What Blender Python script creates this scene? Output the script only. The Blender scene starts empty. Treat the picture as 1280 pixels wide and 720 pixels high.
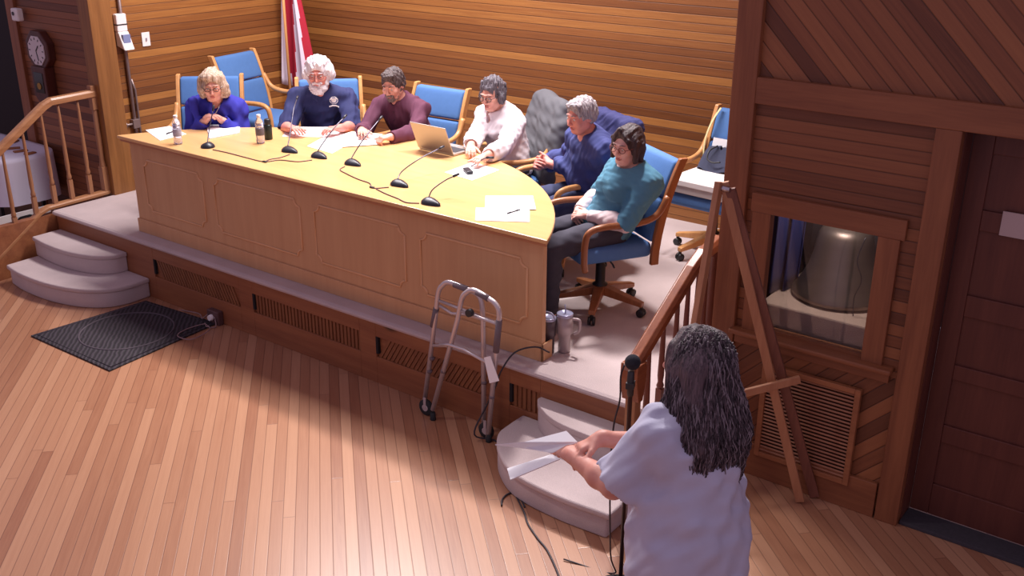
import bpy, bmesh, math, random
import numpy as np
from mathutils import Vector, Matrix, Euler
random.seed(7)
C = bpy.context.scene.collection
R = math.radians

# ------------------------------------------------------------------ camera
CAM_F, YAW, PITCH, ROLL = 1287.18, -0.64187187, 0.38010908, 0.00498185
CAM = Vector((0, 0, 3.1))
def cam_axes():
    ca, sa, cb, sb, cc, sc = math.cos(YAW), math.sin(YAW), math.cos(PITCH), math.sin(PITCH), math.cos(ROLL), math.sin(ROLL)
    f = Vector((sa*cb, ca*cb, -sb)); r = Vector((ca, -sa, 0)); u = r.cross(f)
    return cc*r + sc*u, -sc*r + cc*u, f
AR, AU, AF = cam_axes()
cd = bpy.data.cameras.new('camera'); cam = bpy.data.objects.new('camera', cd); C.objects.link(cam)
cam.matrix_world = Matrix(((AR.x, AU.x, -AF.x, CAM.x), (AR.y, AU.y, -AF.y, CAM.y), (AR.z, AU.z, -AF.z, CAM.z), (0, 0, 0, 1)))
cd.sensor_width = 36; cd.lens = CAM_F/1280*36; cd.clip_start = 0.05; cd.clip_end = 100
bpy.context.scene.camera = cam
# surveying helpers: the point where the sight line of an image position meets a level, or a wall plane, of the room
def ray(x, y): return (AF*CAM_F + AR*(x-640) - AU*(y-360)).normalized()
def onz(x, y, z): d = ray(x, y); return CAM + d*((z-CAM.z)/d.z)
def ony(x, y, Y): d = ray(x, y); return CAM + d*((Y-CAM.y)/d.y)
def onx(x, y, X): d = ray(x, y); return CAM + d*((X-CAM.x)/d.x)

# ------------------------------------------------------------------ tagging
def tag(o, label=None, cat=None, group=None, kind=None):
    if label: o['label'] = label
    if cat: o['category'] = cat
    if group: o['group'] = group
    if kind: o['kind'] = kind
    return o
def empty(name, loc, rz=0, label=None, cat=None, group=None, kind=None):
    o = bpy.data.objects.new(name, None); C.objects.link(o); o.empty_display_size = .05
    o.location = loc; o.rotation_euler = (0, 0, rz)
    return tag(o, label, cat, group, kind)
def children(o): return [c for c in bpy.data.objects if c.parent == o]
def copy_tree(o, parent=None):
    c = o.copy(); C.objects.link(c)
    if parent: c.parent = parent
    for ch in children(o): copy_tree(ch, c)
    return c

# ------------------------------------------------------------------ mesh builder
def frame_of(d):
    d = d.normalized(); a = Vector((0, 0, 1)) if abs(d.z) < .9 else Vector((1, 0, 0))
    x = a.cross(d).normalized(); return x, d.cross(x).normalized()
class MB:
    def __init__(s): s.bm = bmesh.new(); s.mi = 0
    def _f(s, vs, smooth=False):
        try: f = s.bm.faces.new(vs); f.material_index = s.mi; f.smooth = smooth; return f
        except ValueError: return None
    def hexa(s, p):
        v = [s.bm.verts.new(q) for q in p]
        for q in ((3, 2, 1, 0), (4, 5, 6, 7), (0, 1, 5, 4), (1, 2, 6, 5), (2, 3, 7, 6), (3, 0, 4, 7)): s._f([v[i] for i in q])
        return s
    def box(s, x0, x1, y0, y1, z0, z1):
        if x0 > x1: x0, x1 = x1, x0
        if y0 > y1: y0, y1 = y1, y0
        if z0 > z1: z0, z1 = z1, z0
        return s.hexa([(x0, y0, z0), (x1, y0, z0), (x1, y1, z0), (x0, y1, z0), (x0, y0, z1), (x1, y0, z1), (x1, y1, z1), (x0, y1, z1)])
    def obox(s, c, sx, sy, sz, M):
        """box centred at c with half sizes, axes the columns of 3x3 M"""
        c = Vector(c); p = []
        for z in (-1, 1):
            for x, y in ((-1, -1), (1, -1), (1, 1), (-1, 1)): p.append(c + M @ Vector((x*sx, y*sy, z*sz)))
        return s.hexa(p)
    def bar(s, a, b, w, h, up=(0, 0, 1)):
        """rectangular bar from a to b; w across, h along up"""
        a = Vector(a); b = Vector(b); d = (b-a).normalized(); x = d.cross(Vector(up)).normalized(); u = x.cross(d).normalized()
        p = []
        for q in (a, b):
            for i, j in ((-1, -1), (1, -1), (1, 1), (-1, 1)): p.append(q + x*(i*w/2) + u*(j*h/2))
        return s.hexa(p)
    def prism(s, poly, z0, z1, axis='z', smooth=False):
        def mk(p, z):
            return {'z': (p[0], p[1], z), 'y': (p[0], z, p[1]), 'x': (z, p[0], p[1])}[axis]
        a = [s.bm.verts.new(mk(p, z0)) for p in poly]; b = [s.bm.verts.new(mk(p, z1)) for p in poly]
        s._f(list(reversed(a))); s._f(b); n = len(poly)
        for i in range(n): s._f([a[i], a[(i+1) % n], b[(i+1) % n], b[i]], smooth)
        return s
    def tube(s, pts, r, seg=8, closed=False, cap=True, flat=None):
        pts = [Vector(p) for p in pts]; n = len(pts)
        rr = list(r) if hasattr(r, '__len__') else [r]*n
        rings = []; x = None
        for i, p in enumerate(pts):
            if closed: t = (pts[(i+1) % n]-pts[i-1])
            else: t = pts[min(i+1, n-1)]-pts[max(i-1, 0)]
            t = t.normalized() if t.length > 1e-9 else Vector((0, 0, 1))
            if x is None: x, y = frame_of(t)
            else:
                x = (x - t*x.dot(t)); x = x.normalized() if x.length > 1e-6 else frame_of(t)[0]; y = t.cross(x)
            k = flat if flat else 1.0
            rings.append([s.bm.verts.new(p + (x*math.cos(2*math.pi*j/seg) + y*math.sin(2*math.pi*j/seg)*k)*rr[i]) for j in range(seg)])
        m = n if closed else n-1
        for i in range(m):
            a, b = rings[i], rings[(i+1) % n]
            for j in range(seg): s._f([a[j], a[(j+1) % seg], b[(j+1) % seg], b[j]], True)
        if cap and not closed: s._f(list(reversed(rings[0]))); s._f(rings[-1])
        return s
    def lathe(s, prof, seg=24, c=(0, 0, 0), M=None):
        c = Vector(c); rings = []
        for r, z in prof:
            ring = []
            for j in range(seg):
                v = Vector((r*math.cos(2*math.pi*j/seg), r*math.sin(2*math.pi*j/seg), z))
                ring.append(s.bm.verts.new(c + (M @ v if M else v)))
            rings.append(ring)
        for a, b in zip(rings, rings[1:]):
            for j in range(seg): s._f([a[j], a[(j+1) % seg], b[(j+1) % seg], b[j]], True)
        s._f(list(reversed(rings[0]))); s._f(rings[-1]); return s
    def ball(s, c, r, seg=12, M=None, sc=(1, 1, 1)):
        prof = [(max(1e-4, r*math.sin(math.pi*i/seg)), -r*math.cos(math.pi*i/seg)) for i in range(seg+1)]
        S = Matrix.Diagonal(Vector(sc)); return s.lathe(prof, seg*2, c, (M @ S) if M else S)
    def grid(s, fn, nu, nv, closed_u=False):
        g = [[s.bm.verts.new(fn(i/(nu if closed_u else nu-1), j/(nv-1))) for j in range(nv)] for i in range(nu)]
        for i in range(nu if closed_u else nu-1):
            for j in range(nv-1):
                a = g[i]; b = g[(i+1) % nu]; s._f([a[j], b[j], b[j+1], a[j+1]], True)
        return s
    def build(s, name, mats, parent=None, bevel=0, seg=2, subsurf=0, solid=0, loc=None, rot=None, smooth=None):
        me = bpy.data.meshes.new(name); bmesh.ops.recalc_face_normals(s.bm, faces=s.bm.faces); s.bm.to_mesh(me); s.bm.free()
        if smooth is not None:
            for p in me.polygons: p.use_smooth = smooth
        o = bpy.data.objects.new(name, me); C.objects.link(o)
        for m in (mats if isinstance(mats, (list, tuple)) else [mats]): me.materials.append(m)
        if parent: o.parent = parent
        if loc is not None: o.location = loc
        if rot is not None: o.rotation_euler = rot
        if solid:
            m = o.modifiers.new('thick', 'SOLIDIFY'); m.thickness = solid; m.offset = 0
        if bevel:
            m = o.modifiers.new('bevel', 'BEVEL'); m.width = bevel; m.segments = seg; m.limit_method = 'ANGLE'; m.angle_limit = R(40)
        if subsurf:
            m = o.modifiers.new('sub', 'SUBSURF'); m.levels = m.render_levels = subsurf
        return o
def spline(pts, n=8):
    """Catmull-Rom through pts"""
    P = [Vector(p) for p in pts]; P = [P[0]*2-P[1]] + P + [P[-1]*2-P[-2]]; out = []
    for i in range(1, len(P)-2):
        for k in range(n):
            t = k/n; a, b, c, d = P[i-1:i+3]
            out.append(.5*((2*b) + (c-a)*t + (2*a-5*b+4*c-d)*t*t + (3*b-a-3*c+d)*t**3))
    out.append(P[-2]); return out

# ------------------------------------------------------------------ materials
def srgb(r, g, b):
    f = lambda c: (c/255/12.92 if c/255 <= .04045 else ((c/255+.055)/1.055)**2.4)
    return (f(r), f(g), f(b), 1)
class NT:
    def __init__(s, name):
        s.m = bpy.data.materials.new(name); s.m.use_nodes = True; s.t = s.m.node_tree; s.b = s.t.nodes['Principled BSDF']
    def n(s, kind, **kw):
        o = s.t.nodes.new('ShaderNode'+kind)
        for k, v in kw.items():
            if k[0] == 'i' and k[1:].isdigit(): o.inputs[int(k[1:])].default_value = v
            else: setattr(o, k, v)
        return o
    def l(s, a, b): s.t.links.new(a, b)
    def math(s, op, a, b=None, c=None):
        o = s.n('Math', operation=op)
        for i, v in enumerate((a, b, c)):
            if v is None: continue
            if isinstance(v, (int, float)): o.inputs[i].default_value = v
            else: s.l(v, o.inputs[i])
        return o.outputs[0]
    def mix(s, fac, a, b, mode='MIX'):
        o = s.n('Mix', data_type='RGBA', blend_type=mode)
        for i, v in ((0, fac), (6, a), (7, b)):
            if isinstance(v, (int, float)): o.inputs[i].default_value = v
            elif isinstance(v, tuple): o.inputs[i].default_value = v
            else: s.l(v, o.inputs[i])
        return o.outputs[2]
    def ramp(s, fac, stops):
        o = s.n('ValToRGB'); e = o.color_ramp.elements
        while len(e) < len(stops): e.new(.5)
        for i, (p, c) in enumerate(stops): e[i].position = p; e[i].color = c
        s.l(fac, o.inputs[0]); return o.outputs[0]
    def bump(s, h, strength=.3, dist=.01):
        o = s.n('Bump'); o.inputs['Strength'].default_value = strength; o.inputs['Distance'].default_value = dist
        s.l(h, o.inputs['Height']); s.l(o.outputs[0], s.b.inputs['Normal'])
    def set(s, **kw):
        for k, v in kw.items(): s.b.inputs[k.replace('_', ' ')].default_value = v
def plain(name, col, rough=.5, metal=0, noise=0, nscale=8, bump=0, bscale=200, **kw):
    t = NT(name); t.set(Roughness=rough, Metallic=metal, **kw)
    co = t.n('TexCoord').outputs['Object']
    nz = t.n('TexNoise'); nz.inputs['Scale'].default_value = nscale; nz.inputs['Detail'].default_value = 4; t.l(co, nz.inputs['Vector'])
    k = 1-noise
    t.l(t.mix(nz.outputs[0], tuple(c*k for c in col[:3])+(1,), tuple(min(1, c*(1+noise)) for c in col[:3])+(1,)), t.b.inputs['Base Color'])
    if bump:
        n2 = t.n('TexNoise'); n2.inputs['Scale'].default_value = bscale; n2.inputs['Detail'].default_value = 3; t.l(co, n2.inputs['Vector']); t.bump(n2.outputs[0], bump, .004)
    return t.m
def wood(name, c1, c2, axis='x', rough=.35, scale=1.0, knots=False, coat=0.0):
    """wood with grain running along the axis of object space"""
    t = NT(name); t.set(Roughness=rough)
    if coat: t.b.inputs['Coat Weight'].default_value = coat; t.b.inputs['Coat Roughness'].default_value = .25
    mp = t.n('Mapping'); t.l(t.n('TexCoord').outputs['Object'], mp.inputs['Vector'])
    sc = {'x': (.9, 14, 14), 'y': (14, .9, 14), 'z': (14, 14, .9)}[axis]; mp.inputs['Scale'].default_value = tuple(v*scale for v in sc)
    nz = t.n('TexNoise'); nz.inputs['Scale'].default_value = 1.6; nz.inputs['Detail'].default_value = 6; nz.inputs['Distortion'].default_value = .6; t.l(mp.outputs[0], nz.inputs['Vector'])
    fi = t.n('TexNoise'); fi.inputs['Scale'].default_value = 9; fi.inputs['Detail'].default_value = 3; t.l(mp.outputs[0], fi.inputs['Vector'])
    f = t.math('ADD', t.math('MULTIPLY', nz.outputs[0], .7), t.math('MULTIPLY', fi.outputs[0], .3))
    col = t.ramp(f, [(.3, c1), (.7, c2)])
    if knots:
        vo = t.n('TexVoronoi'); vo.inputs['Scale'].default_value = 2.3; mk = t.n('Mapping'); mk.inputs['Scale'].default_value = {'x': (.45, 1, 1), 'y': (1, .45, 1), 'z': (1, 1, .45)}[axis]
        t.l(t.n('TexCoord').outputs['Object'], mk.inputs['Vector']); t.l(mk.outputs[0], vo.inputs['Vector'])
        k = t.ramp(vo.outputs['Distance'], [(.03, (0, 0, 0, 1)), (.075, (1, 1, 1, 1))])
        col = t.mix(k, tuple(c*.25 for c in c1[:3])+(1,), col)
    t.l(col, t.b.inputs['Base Color']); t.bump(f, .08, .003)
    return t.m
def planks(name, across, along, width, cols, rough=.4, length=0, groove=.05, gdark=.35, grain=1.0, coat=0, bump=.5, off=0.0):
    """board covering: across/along are unit vectors of object space; each board takes its own tone between cols"""
    t = NT(name); t.set(Roughness=rough)
    if coat: t.b.inputs['Coat Weight'].default_value = coat; t.b.inputs['Coat Roughness'].default_value = .28
    co = t.n('TexCoord').outputs['Object']
    def dot(v):
        o = t.n('VectorMath', operation='DOT_PRODUCT'); t.l(co, o.inputs[0]); o.inputs[1].default_value = v; return o.outputs['Value']
    u = t.math('ADD', t.math('DIVIDE', dot(across), width), off); v = dot(along)
    idx = t.math('FLOOR', u); fr = t.math('SUBTRACT', u, idx)
    wn = t.n('TexWhiteNoise', noise_dimensions='1D'); t.l(idx, wn.inputs['W'])
    rnd = wn.outputs['Value']
    edge = t.math('MINIMUM', fr, t.math('SUBTRACT', 1.0, fr))
    if length:
        vv = t.math('ADD', t.math('DIVIDE', v, length), t.math('MULTIPLY', rnd, 7.0)); vi = t.math('FLOOR', vv); vf = t.math('SUBTRACT', vv, vi)
        w2 = t.n('TexWhiteNoise', noise_dimensions='2D'); cm = t.n('CombineXYZ'); t.l(idx, cm.inputs[0]); t.l(vi, cm.inputs[1]); t.l(cm.outputs[0], w2.inputs['Vector']); rnd = w2.outputs['Value']
        ve = t.math('MULTIPLY', t.math('MINIMUM', vf, t.math('SUBTRACT', 1.0, vf)), length/width)
        edge = t.math('MINIMUM', edge, ve)
    # grain: noise stretched along the board, shifted per board
    cb = t.n('CombineXYZ'); t.l(t.math('MULTIPLY', v, 1.3*grain), cb.inputs[0]); t.l(t.math('MULTIPLY', u, 2.6), cb.inputs[1]); t.l(t.math('MULTIPLY', rnd, 37.0), cb.inputs[2])
    nz = t.n('TexNoise'); nz.inputs['Scale'].default_value = 1.5; nz.inputs['Detail'].default_value = 7; nz.inputs['Roughness'].default_value = .62; nz.inputs['Distortion'].default_value = .8; t.l(cb.outputs[0], nz.inputs['Vector'])
    tone = t.math('ADD', t.math('MULTIPLY', rnd, .6), t.math('MULTIPLY', nz.outputs[0], .5))
    col = t.ramp(tone, cols)
    g = t.math('SMOOTH_MIN', t.math('DIVIDE', edge, groove), 1.0, .2)
    o = t.n('Clamp'); t.l(g, o.inputs[0]); g = o.outputs[0]
    col = t.mix(g, t.mix(1.0, col, (gdark, gdark*.85, gdark*.8, 1), 'MULTIPLY'), col)
    t.l(col, t.b.inputs['Base Color'])
    t.bump(t.math('ADD', g, t.math('MULTIPLY', nz.outputs[0], .12)), bump, .004)
    return t.m
# ------------------------------------------------------------------ palette
S = .48                      # stage floor level
YF = 4.33                    # stage front
YB, YC = 4.80, 4.95          # bell wall, clock wall
XL, YK, XR = -8.15, 7.30, -2.12   # stage left wall, back wall, stage right wall
pine = [(.15, srgb(100, 57, 30)), (.5, srgb(136, 84, 44)), (.9, srgb(184, 126, 66))]
pine_d = [(.25, srgb(100, 56, 34)), (.55, srgb(134, 80, 50)), (.9, srgb(158, 100, 62))]
M_back = planks('stage wall boards', (0, 0, 1), (1, 0, 0), .0645, pine, rough=.42, groove=.08)
M_left = planks('stage side boards', (0, 0, 1), (0, 1, 0), .0645, pine, rough=.42, groove=.08, off=.3)
M_bellh = planks('front wall boards', (0, 0, 1), (1, 0, 0), .0615, pine_d, rough=.5, groove=.08, off=.4)
q = math.sqrt(.5)
M_diag = planks('diagonal boards falling right', (q, 0, q), (q, 0, -q), .068, pine_d, rough=.5, groove=.07)
M_diag2 = planks('diagonal boards rising right', (-q, 0, q), (q, 0, q), .068, pine_d, rough=.5, groove=.07)
M_trimz = wood('pine trim upright', srgb(120, 68, 42), srgb(152, 94, 60), 'z', .5, .8, knots=True)
M_trimx = wood('pine trim level', srgb(120, 68, 42), srgb(152, 94, 60), 'x', .5, .8, knots=True)
M_apron = wood('pine apron', srgb(128, 74, 48), srgb(160, 102, 66), 'x', .45, .7, knots=True)
M_rail = wood('pine rail', srgb(150, 100, 66), srgb(182, 130, 90), 'y', .3, 1)
M_balz = wood('pine baluster', srgb(144, 96, 66), srgb(174, 124, 88), 'z', .35, 1)
M_railred = wood('red stained rail', srgb(120, 62, 40), srgb(156, 92, 58), 'y', .28, 1)
M_balred = wood('red stained baluster', srgb(104, 56, 46), srgb(136, 80, 62), 'z', .4, 1)
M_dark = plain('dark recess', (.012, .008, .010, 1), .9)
M_shadowgap = plain('dark opening shade', (.02, .013, .016, 1), .8)  # darkness of the unlit room beyond, put into the wall colour
fa = R(-46.8)
M_floor = planks('hardwood floor', (math.cos(fa), -math.sin(fa), 0), (math.sin(fa), math.cos(fa), 0), .0632,
                 [(.1, srgb(144, 92, 66)), (.5, srgb(172, 122, 92)), (1, srgb(192, 144, 112))], rough=.33, length=3.4, groove=.05, gdark=.42, grain=1.3, bump=.2, coat=.35)
M_door = wood('dark red door wood', srgb(88, 44, 36), srgb(112, 62, 48), 'z', .5, .7)
def carpet(name, c):
    t = NT(name); t.set(Roughness=.95); co = t.n('TexCoord').outputs['Object']
    a = t.n('TexNoise'); a.inputs['Scale'].default_value = 260; a.inputs['Detail'].default_value = 2; t.l(co, a.inputs['Vector'])
    b = t.n('TexNoise'); b.inputs['Scale'].default_value = 5; b.inputs['Detail'].default_value = 5; t.l(co, b.inputs['Vector'])
    f = t.math('ADD', t.math('MULTIPLY', a.outputs[0], .5), t.math('MULTIPLY', b.outputs[0], .5))
    t.l(t.ramp(f, [(.3, tuple(x*.78 for x in c[:3])+(1,)), (.7, c)]), t.b.inputs['Base Color']); t.bump(a.outputs[0], .6, .006); return t.m
M_carpet = carpet('beige carpet', srgb(206, 188, 186))

def struct(mb, name, m, parent=None, **kw):
    o = mb.build(name, m, parent, **kw)
    if not parent: o['kind'] = 'structure'
    return o
# ------------------------------------------------------------------ floor and walls
struct(MB().box(-16, 3, -1.5, 7.5, -.1, 0), 'floor', M_floor)
struct(MB().box(XL-.1, XR+.1, YK, YK+.1, 0, 4.2), 'wall_back', M_back)
struct(MB().box(XL-.1, XL, YC+.1, YK, 0, 4.2), 'wall_left', M_left)
struct(MB().box(XR, XR+.06, YB+.12, YK, 0, 4.2), 'wall_right', M_left)
# clock wall (left of the stage opening) and the dark doorway beyond
struct(MB().box(-9.28, -8.16, YC, YC+.1, 0, 4.2), 'wall_front_left', M_bellh)
tr = struct(MB().box(-9.41, -9.27, YC-.03, YC+.12, 0, 4.2), 'trim_1', M_trimz, bevel=.004)
struct(MB().box(-9.27, -8.1, YC-.02, YC, 0, .2), 'baseboard_left', M_trimx, bevel=.004)
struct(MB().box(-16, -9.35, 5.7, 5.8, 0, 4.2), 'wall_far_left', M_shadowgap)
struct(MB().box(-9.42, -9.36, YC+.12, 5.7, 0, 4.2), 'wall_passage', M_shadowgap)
# proscenium posts
mb = MB().box(-8.17, -8.01, YC-.07, YC+.14, 0, 4.2); mb.box(-8.19, -8.17, YC-.05, YC, 0, 4.2)
struct(mb, 'trim_2', wood('left post wood', srgb(118, 74, 38), srgb(158, 106, 58), 'z', .45, .7), bevel=.006)
mb = MB().box(-2.205, -2.075, YB-.035, YB+.14, 0, 4.2)
struct(mb, 'trim_3', M_trimz, bevel=.006)
# bell wall: pieces round the window, board fields by pattern
mw = MB(); wx0, wx1, wz0, wz1 = -1.95, -1.37, .88, 1.53
for a in ((-2.08, wx0, .80, 2.07), (wx1, -1.19, .80, 2.07), (wx0, wx1, wz1, 2.07), (wx0, wx1, .80, wz0)): mw.box(a[0], a[1], YB, YB+.05, a[2], a[3])
struct(mw, 'wall_front_right', M_bellh)
struct(MB().box(-2.08, -1.19, YB, YB+.05, 0, .80), 'wall_lower', M_diag2)
struct(MB().box(-2.08, 1.6, YB, YB+.05, 2.18, 4.2), 'wall_upper', M_diag)
struct(MB().box(-2.077, 1.6, YB-.03, YB+.02, 2.065, 2.195), 'trim_4', M_trimx, bevel=.004)
struct(MB().box(-2.07, -1.215, YB-.025, YB, 0, .20), 'baseboard_right', M_trimx, bevel=.004)
# bell window
win = struct(MB().box(-2.045, -1.265, YB-.028, YB, 1.515, 1.615), 'window_1', M_trimx, bevel=.004)
mb = MB().box(-2.035, -1.935, YB-.026, YB+.03, .86, 1.515); mb.box(-1.39, -1.285, YB-.026, YB+.03, .86, 1.515)
mb.build('window_casing', M_trimz, win, bevel=.003)
MB().box(-2.09, -1.225, YB-.075, YB+.02, .835, .862).build('window_ledge', M_trimx, win, bevel=.008)
MB().box(-2.07, -1.24, YB-.03, YB, .775, .835).build('window_apron', M_trimx, win, bevel=.004)
g = NT('window glass'); mx_ = g.n('MixShader'); tr_ = g.n('BsdfTransparent'); gl_ = g.n('BsdfGlossy'); fr_ = g.n('Fresnel'); gl_.inputs['Roughness'].default_value = .03; tr_.inputs[0].default_value = (.9, .92, .95, 1)
g.l(fr_.outputs[0], mx_.inputs[0]); g.l(tr_.outputs[0], mx_.inputs[1]); g.l(gl_.outputs[0], mx_.inputs[2]); g.l(mx_.outputs[0], g.t.nodes['Material Output'].inputs[0]); M_glass = g.m
MB().box(-1.937, -1.388, YB+.028, YB+.032, .862, 1.517).build('pane', M_glass, win)
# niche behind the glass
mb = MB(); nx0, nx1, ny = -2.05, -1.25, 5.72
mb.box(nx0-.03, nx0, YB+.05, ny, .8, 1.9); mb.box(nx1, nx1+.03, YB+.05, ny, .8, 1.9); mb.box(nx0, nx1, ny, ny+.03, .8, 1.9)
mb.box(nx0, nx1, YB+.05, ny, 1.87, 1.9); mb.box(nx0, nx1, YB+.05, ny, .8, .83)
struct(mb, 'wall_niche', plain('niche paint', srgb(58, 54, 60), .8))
# door
dr = struct(MB().box(-1.205, -1.09, YB-.03, YB+.03, 0, 2.065), 'trim_5', M_trimz, bevel=.004)
struct(MB().box(-1.10, -1.085, YB+.03, 4.97, 0, 2.07), 'trim_6', M_door)
struct(MB().box(-1.09, 1.6, YB+.02, 5.0, 2.06, 2.10), 'trim_7', M_door)
d0 = -1.083
mb = MB(); zs = [(.20, .445), (.545, .80), (.88, 1.14), (1.25, 1.575), (1.675, 1.94)]
mb.box(d0, -.99, 4.96, 5.0, .02, 2.06); mb.box(-.27, -.175, 4.96, 5.0, .02, 2.06)
ed = [.02]+[v for z in zs for v in z]+[2.06]
for i in range(0, len(ed), 2): mb.box(-.99, -.27, 4.96, 5.0, ed[i], ed[i+1])
door = struct(mb, 'door_1', M_door, bevel=.004)
for z0, z1 in zs:
    p = MB(); p.box(-.99, -.27, 4.975, 4.99, z0, z1); p.build('door_panel', M_door, door)
sg = MB().box(-.90, -.68, 4.952, 4.96, 1.575, 1.69).build('paper_sign', plain('sign paper', srgb(196, 176, 172), .6), None)
tag(sg, 'small blank-looking white paper sign taped to the dark panelled door', 'sign')
tag(MB().box(-1.085, .9, YB+.0, 4.955, 0, .022).build('door_mat', plain('grey ribbed rubber', srgb(64, 60, 66), .9, noise=.3, nscale=60, bump=.5), bevel=.004),
    'dark grey mat strip at the foot of the panelled door', 'mat')
struct(MB().box(-.16, 1.6, YB-.03, YB+.05, 0, 2.065), 'wall_far_right', M_bellh)
# louvred grille
lv = empty('louvered_grille', (-1.625, YB-.01, .14), 0, 'brown wooden louvred grille low on the wall under the bell window', 'vent')
mb = MB(); x0, x1, z0, z1 = -.265, .265, 0, .56
mb.box(x0, x0+.03, -.028, 0, z0, z1); mb.box(x1-.03, x1, -.028, 0, z0, z1); mb.box(x0+.03, x1-.03, -.027, 0, z1-.03, z1); mb.box(x0+.03, x1-.03, -.027, 0, z0, z0+.03)
M_louv = wood('louvre wood', srgb(138, 84, 54), srgb(168, 108, 70), 'x', .45)
mb.build('grille_frame', M_louv, lv, bevel=.003)
mb = MB()
for i in range(24):
    z = .04+i*.0208; mb.bar((x0+.028, -.012, z), (x1-.028, -.012, z), .020, .009, (0, .6, .8))
mb.build('grille_slats', M_louv, lv)
MB().box(x0+.02, x1-.02, -.003, 0, .02, .54).build('grille_backing', plain('grille backing brown', srgb(70, 38, 28), .8), lv)

# ------------------------------------------------------------------ stage platform
st = struct(MB().box(XL, -2.21, YF+.02, YK, 0, S-.03), 'stage_platform', M_apron)
# carpeted deck with rounded nosing
pr = [(YF-.03, S-.008), (YF-.036, S-.02), (YF-.03, S-.034), (YF-.01, S-.04), (YK, S-.04), (YK, S), (YF-.012, S)]
mb = MB(); mb.prism(pr, XL+.12, -2.21, 'x'); mb.build('stage_carpet', M_carpet, st)
mb = MB()   # apron with openings
ops = [(-6.71, -5.69, .19, .335), (-5.545, -4.48, .19, .335), (-4.335, -3.38, .19, .335), (-3.25, -3.03, .19, .335)]
xs = [XL+.12]+[v for o in ops for v in o[:2]]+[-2.21]
for i in range(0, len(xs), 2): mb.box(xs[i], xs[i+1], YF, YF+.025, 0, S-.04)
for o in ops: mb.box(o[0], o[1], YF, YF+.025, 0, o[2]); mb.box(o[0], o[1], YF, YF+.025, o[3], S-.04)
mb.build('stage_apron', M_apron, st, bevel=.003)
vent_m = wood('vent slat wood', srgb(118, 70, 44), srgb(150, 96, 60), 'z', .5, 2); vent_b = wood('vent backing wood', srgb(60, 32, 22), srgb(82, 46, 30), 'x', .6, 2)
for k, o in enumerate(ops):
    mb = MB(); mb.mi = 1; mb.box(o[0], o[1], YF+.021, YF+.024, o[2], o[3]); mb.mi = 0
    n = int((o[1]-o[0])/.034); sl = (-.07, 0, .09, 0)[k]
    for i in range(n+3):
        x = o[0]+i*.034
        a, b = x-sl/2, x+sl/2
        if min(a, b) < o[0]+.008 or max(a, b) > o[1]-.008: continue
        mb.bar((a, YF+.016, o[2]), (b, YF+.016, o[3]), .021, .012, (0, 1, 0))
    mb.build('slatted_vent', [vent_m, vent_b], st)
    MB().box(o[0], o[0]+.02, YF-.002, YF+.02, o[3]-.12, o[3]).build('vent_notch_shade', M_dark, st)  # solid block; the shade of a notch is put into its near-black colour

# ------------------------------------------------------------------ carpeted steps
def step_block(name, label, levels):
    root = empty(name, (0, 0, 0), 0, kind='structure')
    for poly, z in levels:
        cx = sum(p[0] for p in poly)/len(poly); cy = sum(p[1] for p in poly)/len(poly)
        inner = [(cx+(x-cx)*.965, cy+(y-cy)*.93 if y < YF-.03 else y) for x, y in poly]
        mb = MB(); mb.prism(inner, 0 if z < .2 else z-.16-.001, z-.035, 'z', True); mb.prism(poly, z-.038, z, 'z', True)
        mb.build('step', M_carpet, root, bevel=.012, seg=3)
    return root
def sp2(pts, n=6): return [(p.x, p.y) for p in spline([(a, b, 0) for a, b in pts], n)]
e = YF-.001
Ls1 = sp2([(-7.96, 3.80), (-7.70, 3.765), (-7.35, 3.775), (-7.05, 3.85), (-6.86, 3.98), (-6.79, 4.14), (-6.79, e)]) + [(-7.97, e)]
Ls2 = sp2([(-8.0, 4.07), (-7.72, 4.04), (-7.42, 4.05), (-7.18, 4.12), (-7.07, 4.22), (-7.05, e)]) + [(-8.0, e)]
step_block('stage_steps', '', [(Ls1, .16), (Ls2, .32)])
Rs1 = sp2([(-2.20, 3.76), (-2.50, 3.745), (-2.80, 3.78), (-3.0, 3.90), (-3.13, 4.06), (-3.15, 4.2), (-3.15, e)]) + [(-2.20, e)]
Rs2 = sp2([(-2.2, 4.14), (-2.50, 4.12), (-2.78, 4.14), (-2.95, 4.22), (-3.02, 4.29), (-3.02, e)]) + [(-2.2, e)]
step_block('stage_steps', '', [(Rs1, .16), (Rs2, .32)])

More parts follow.
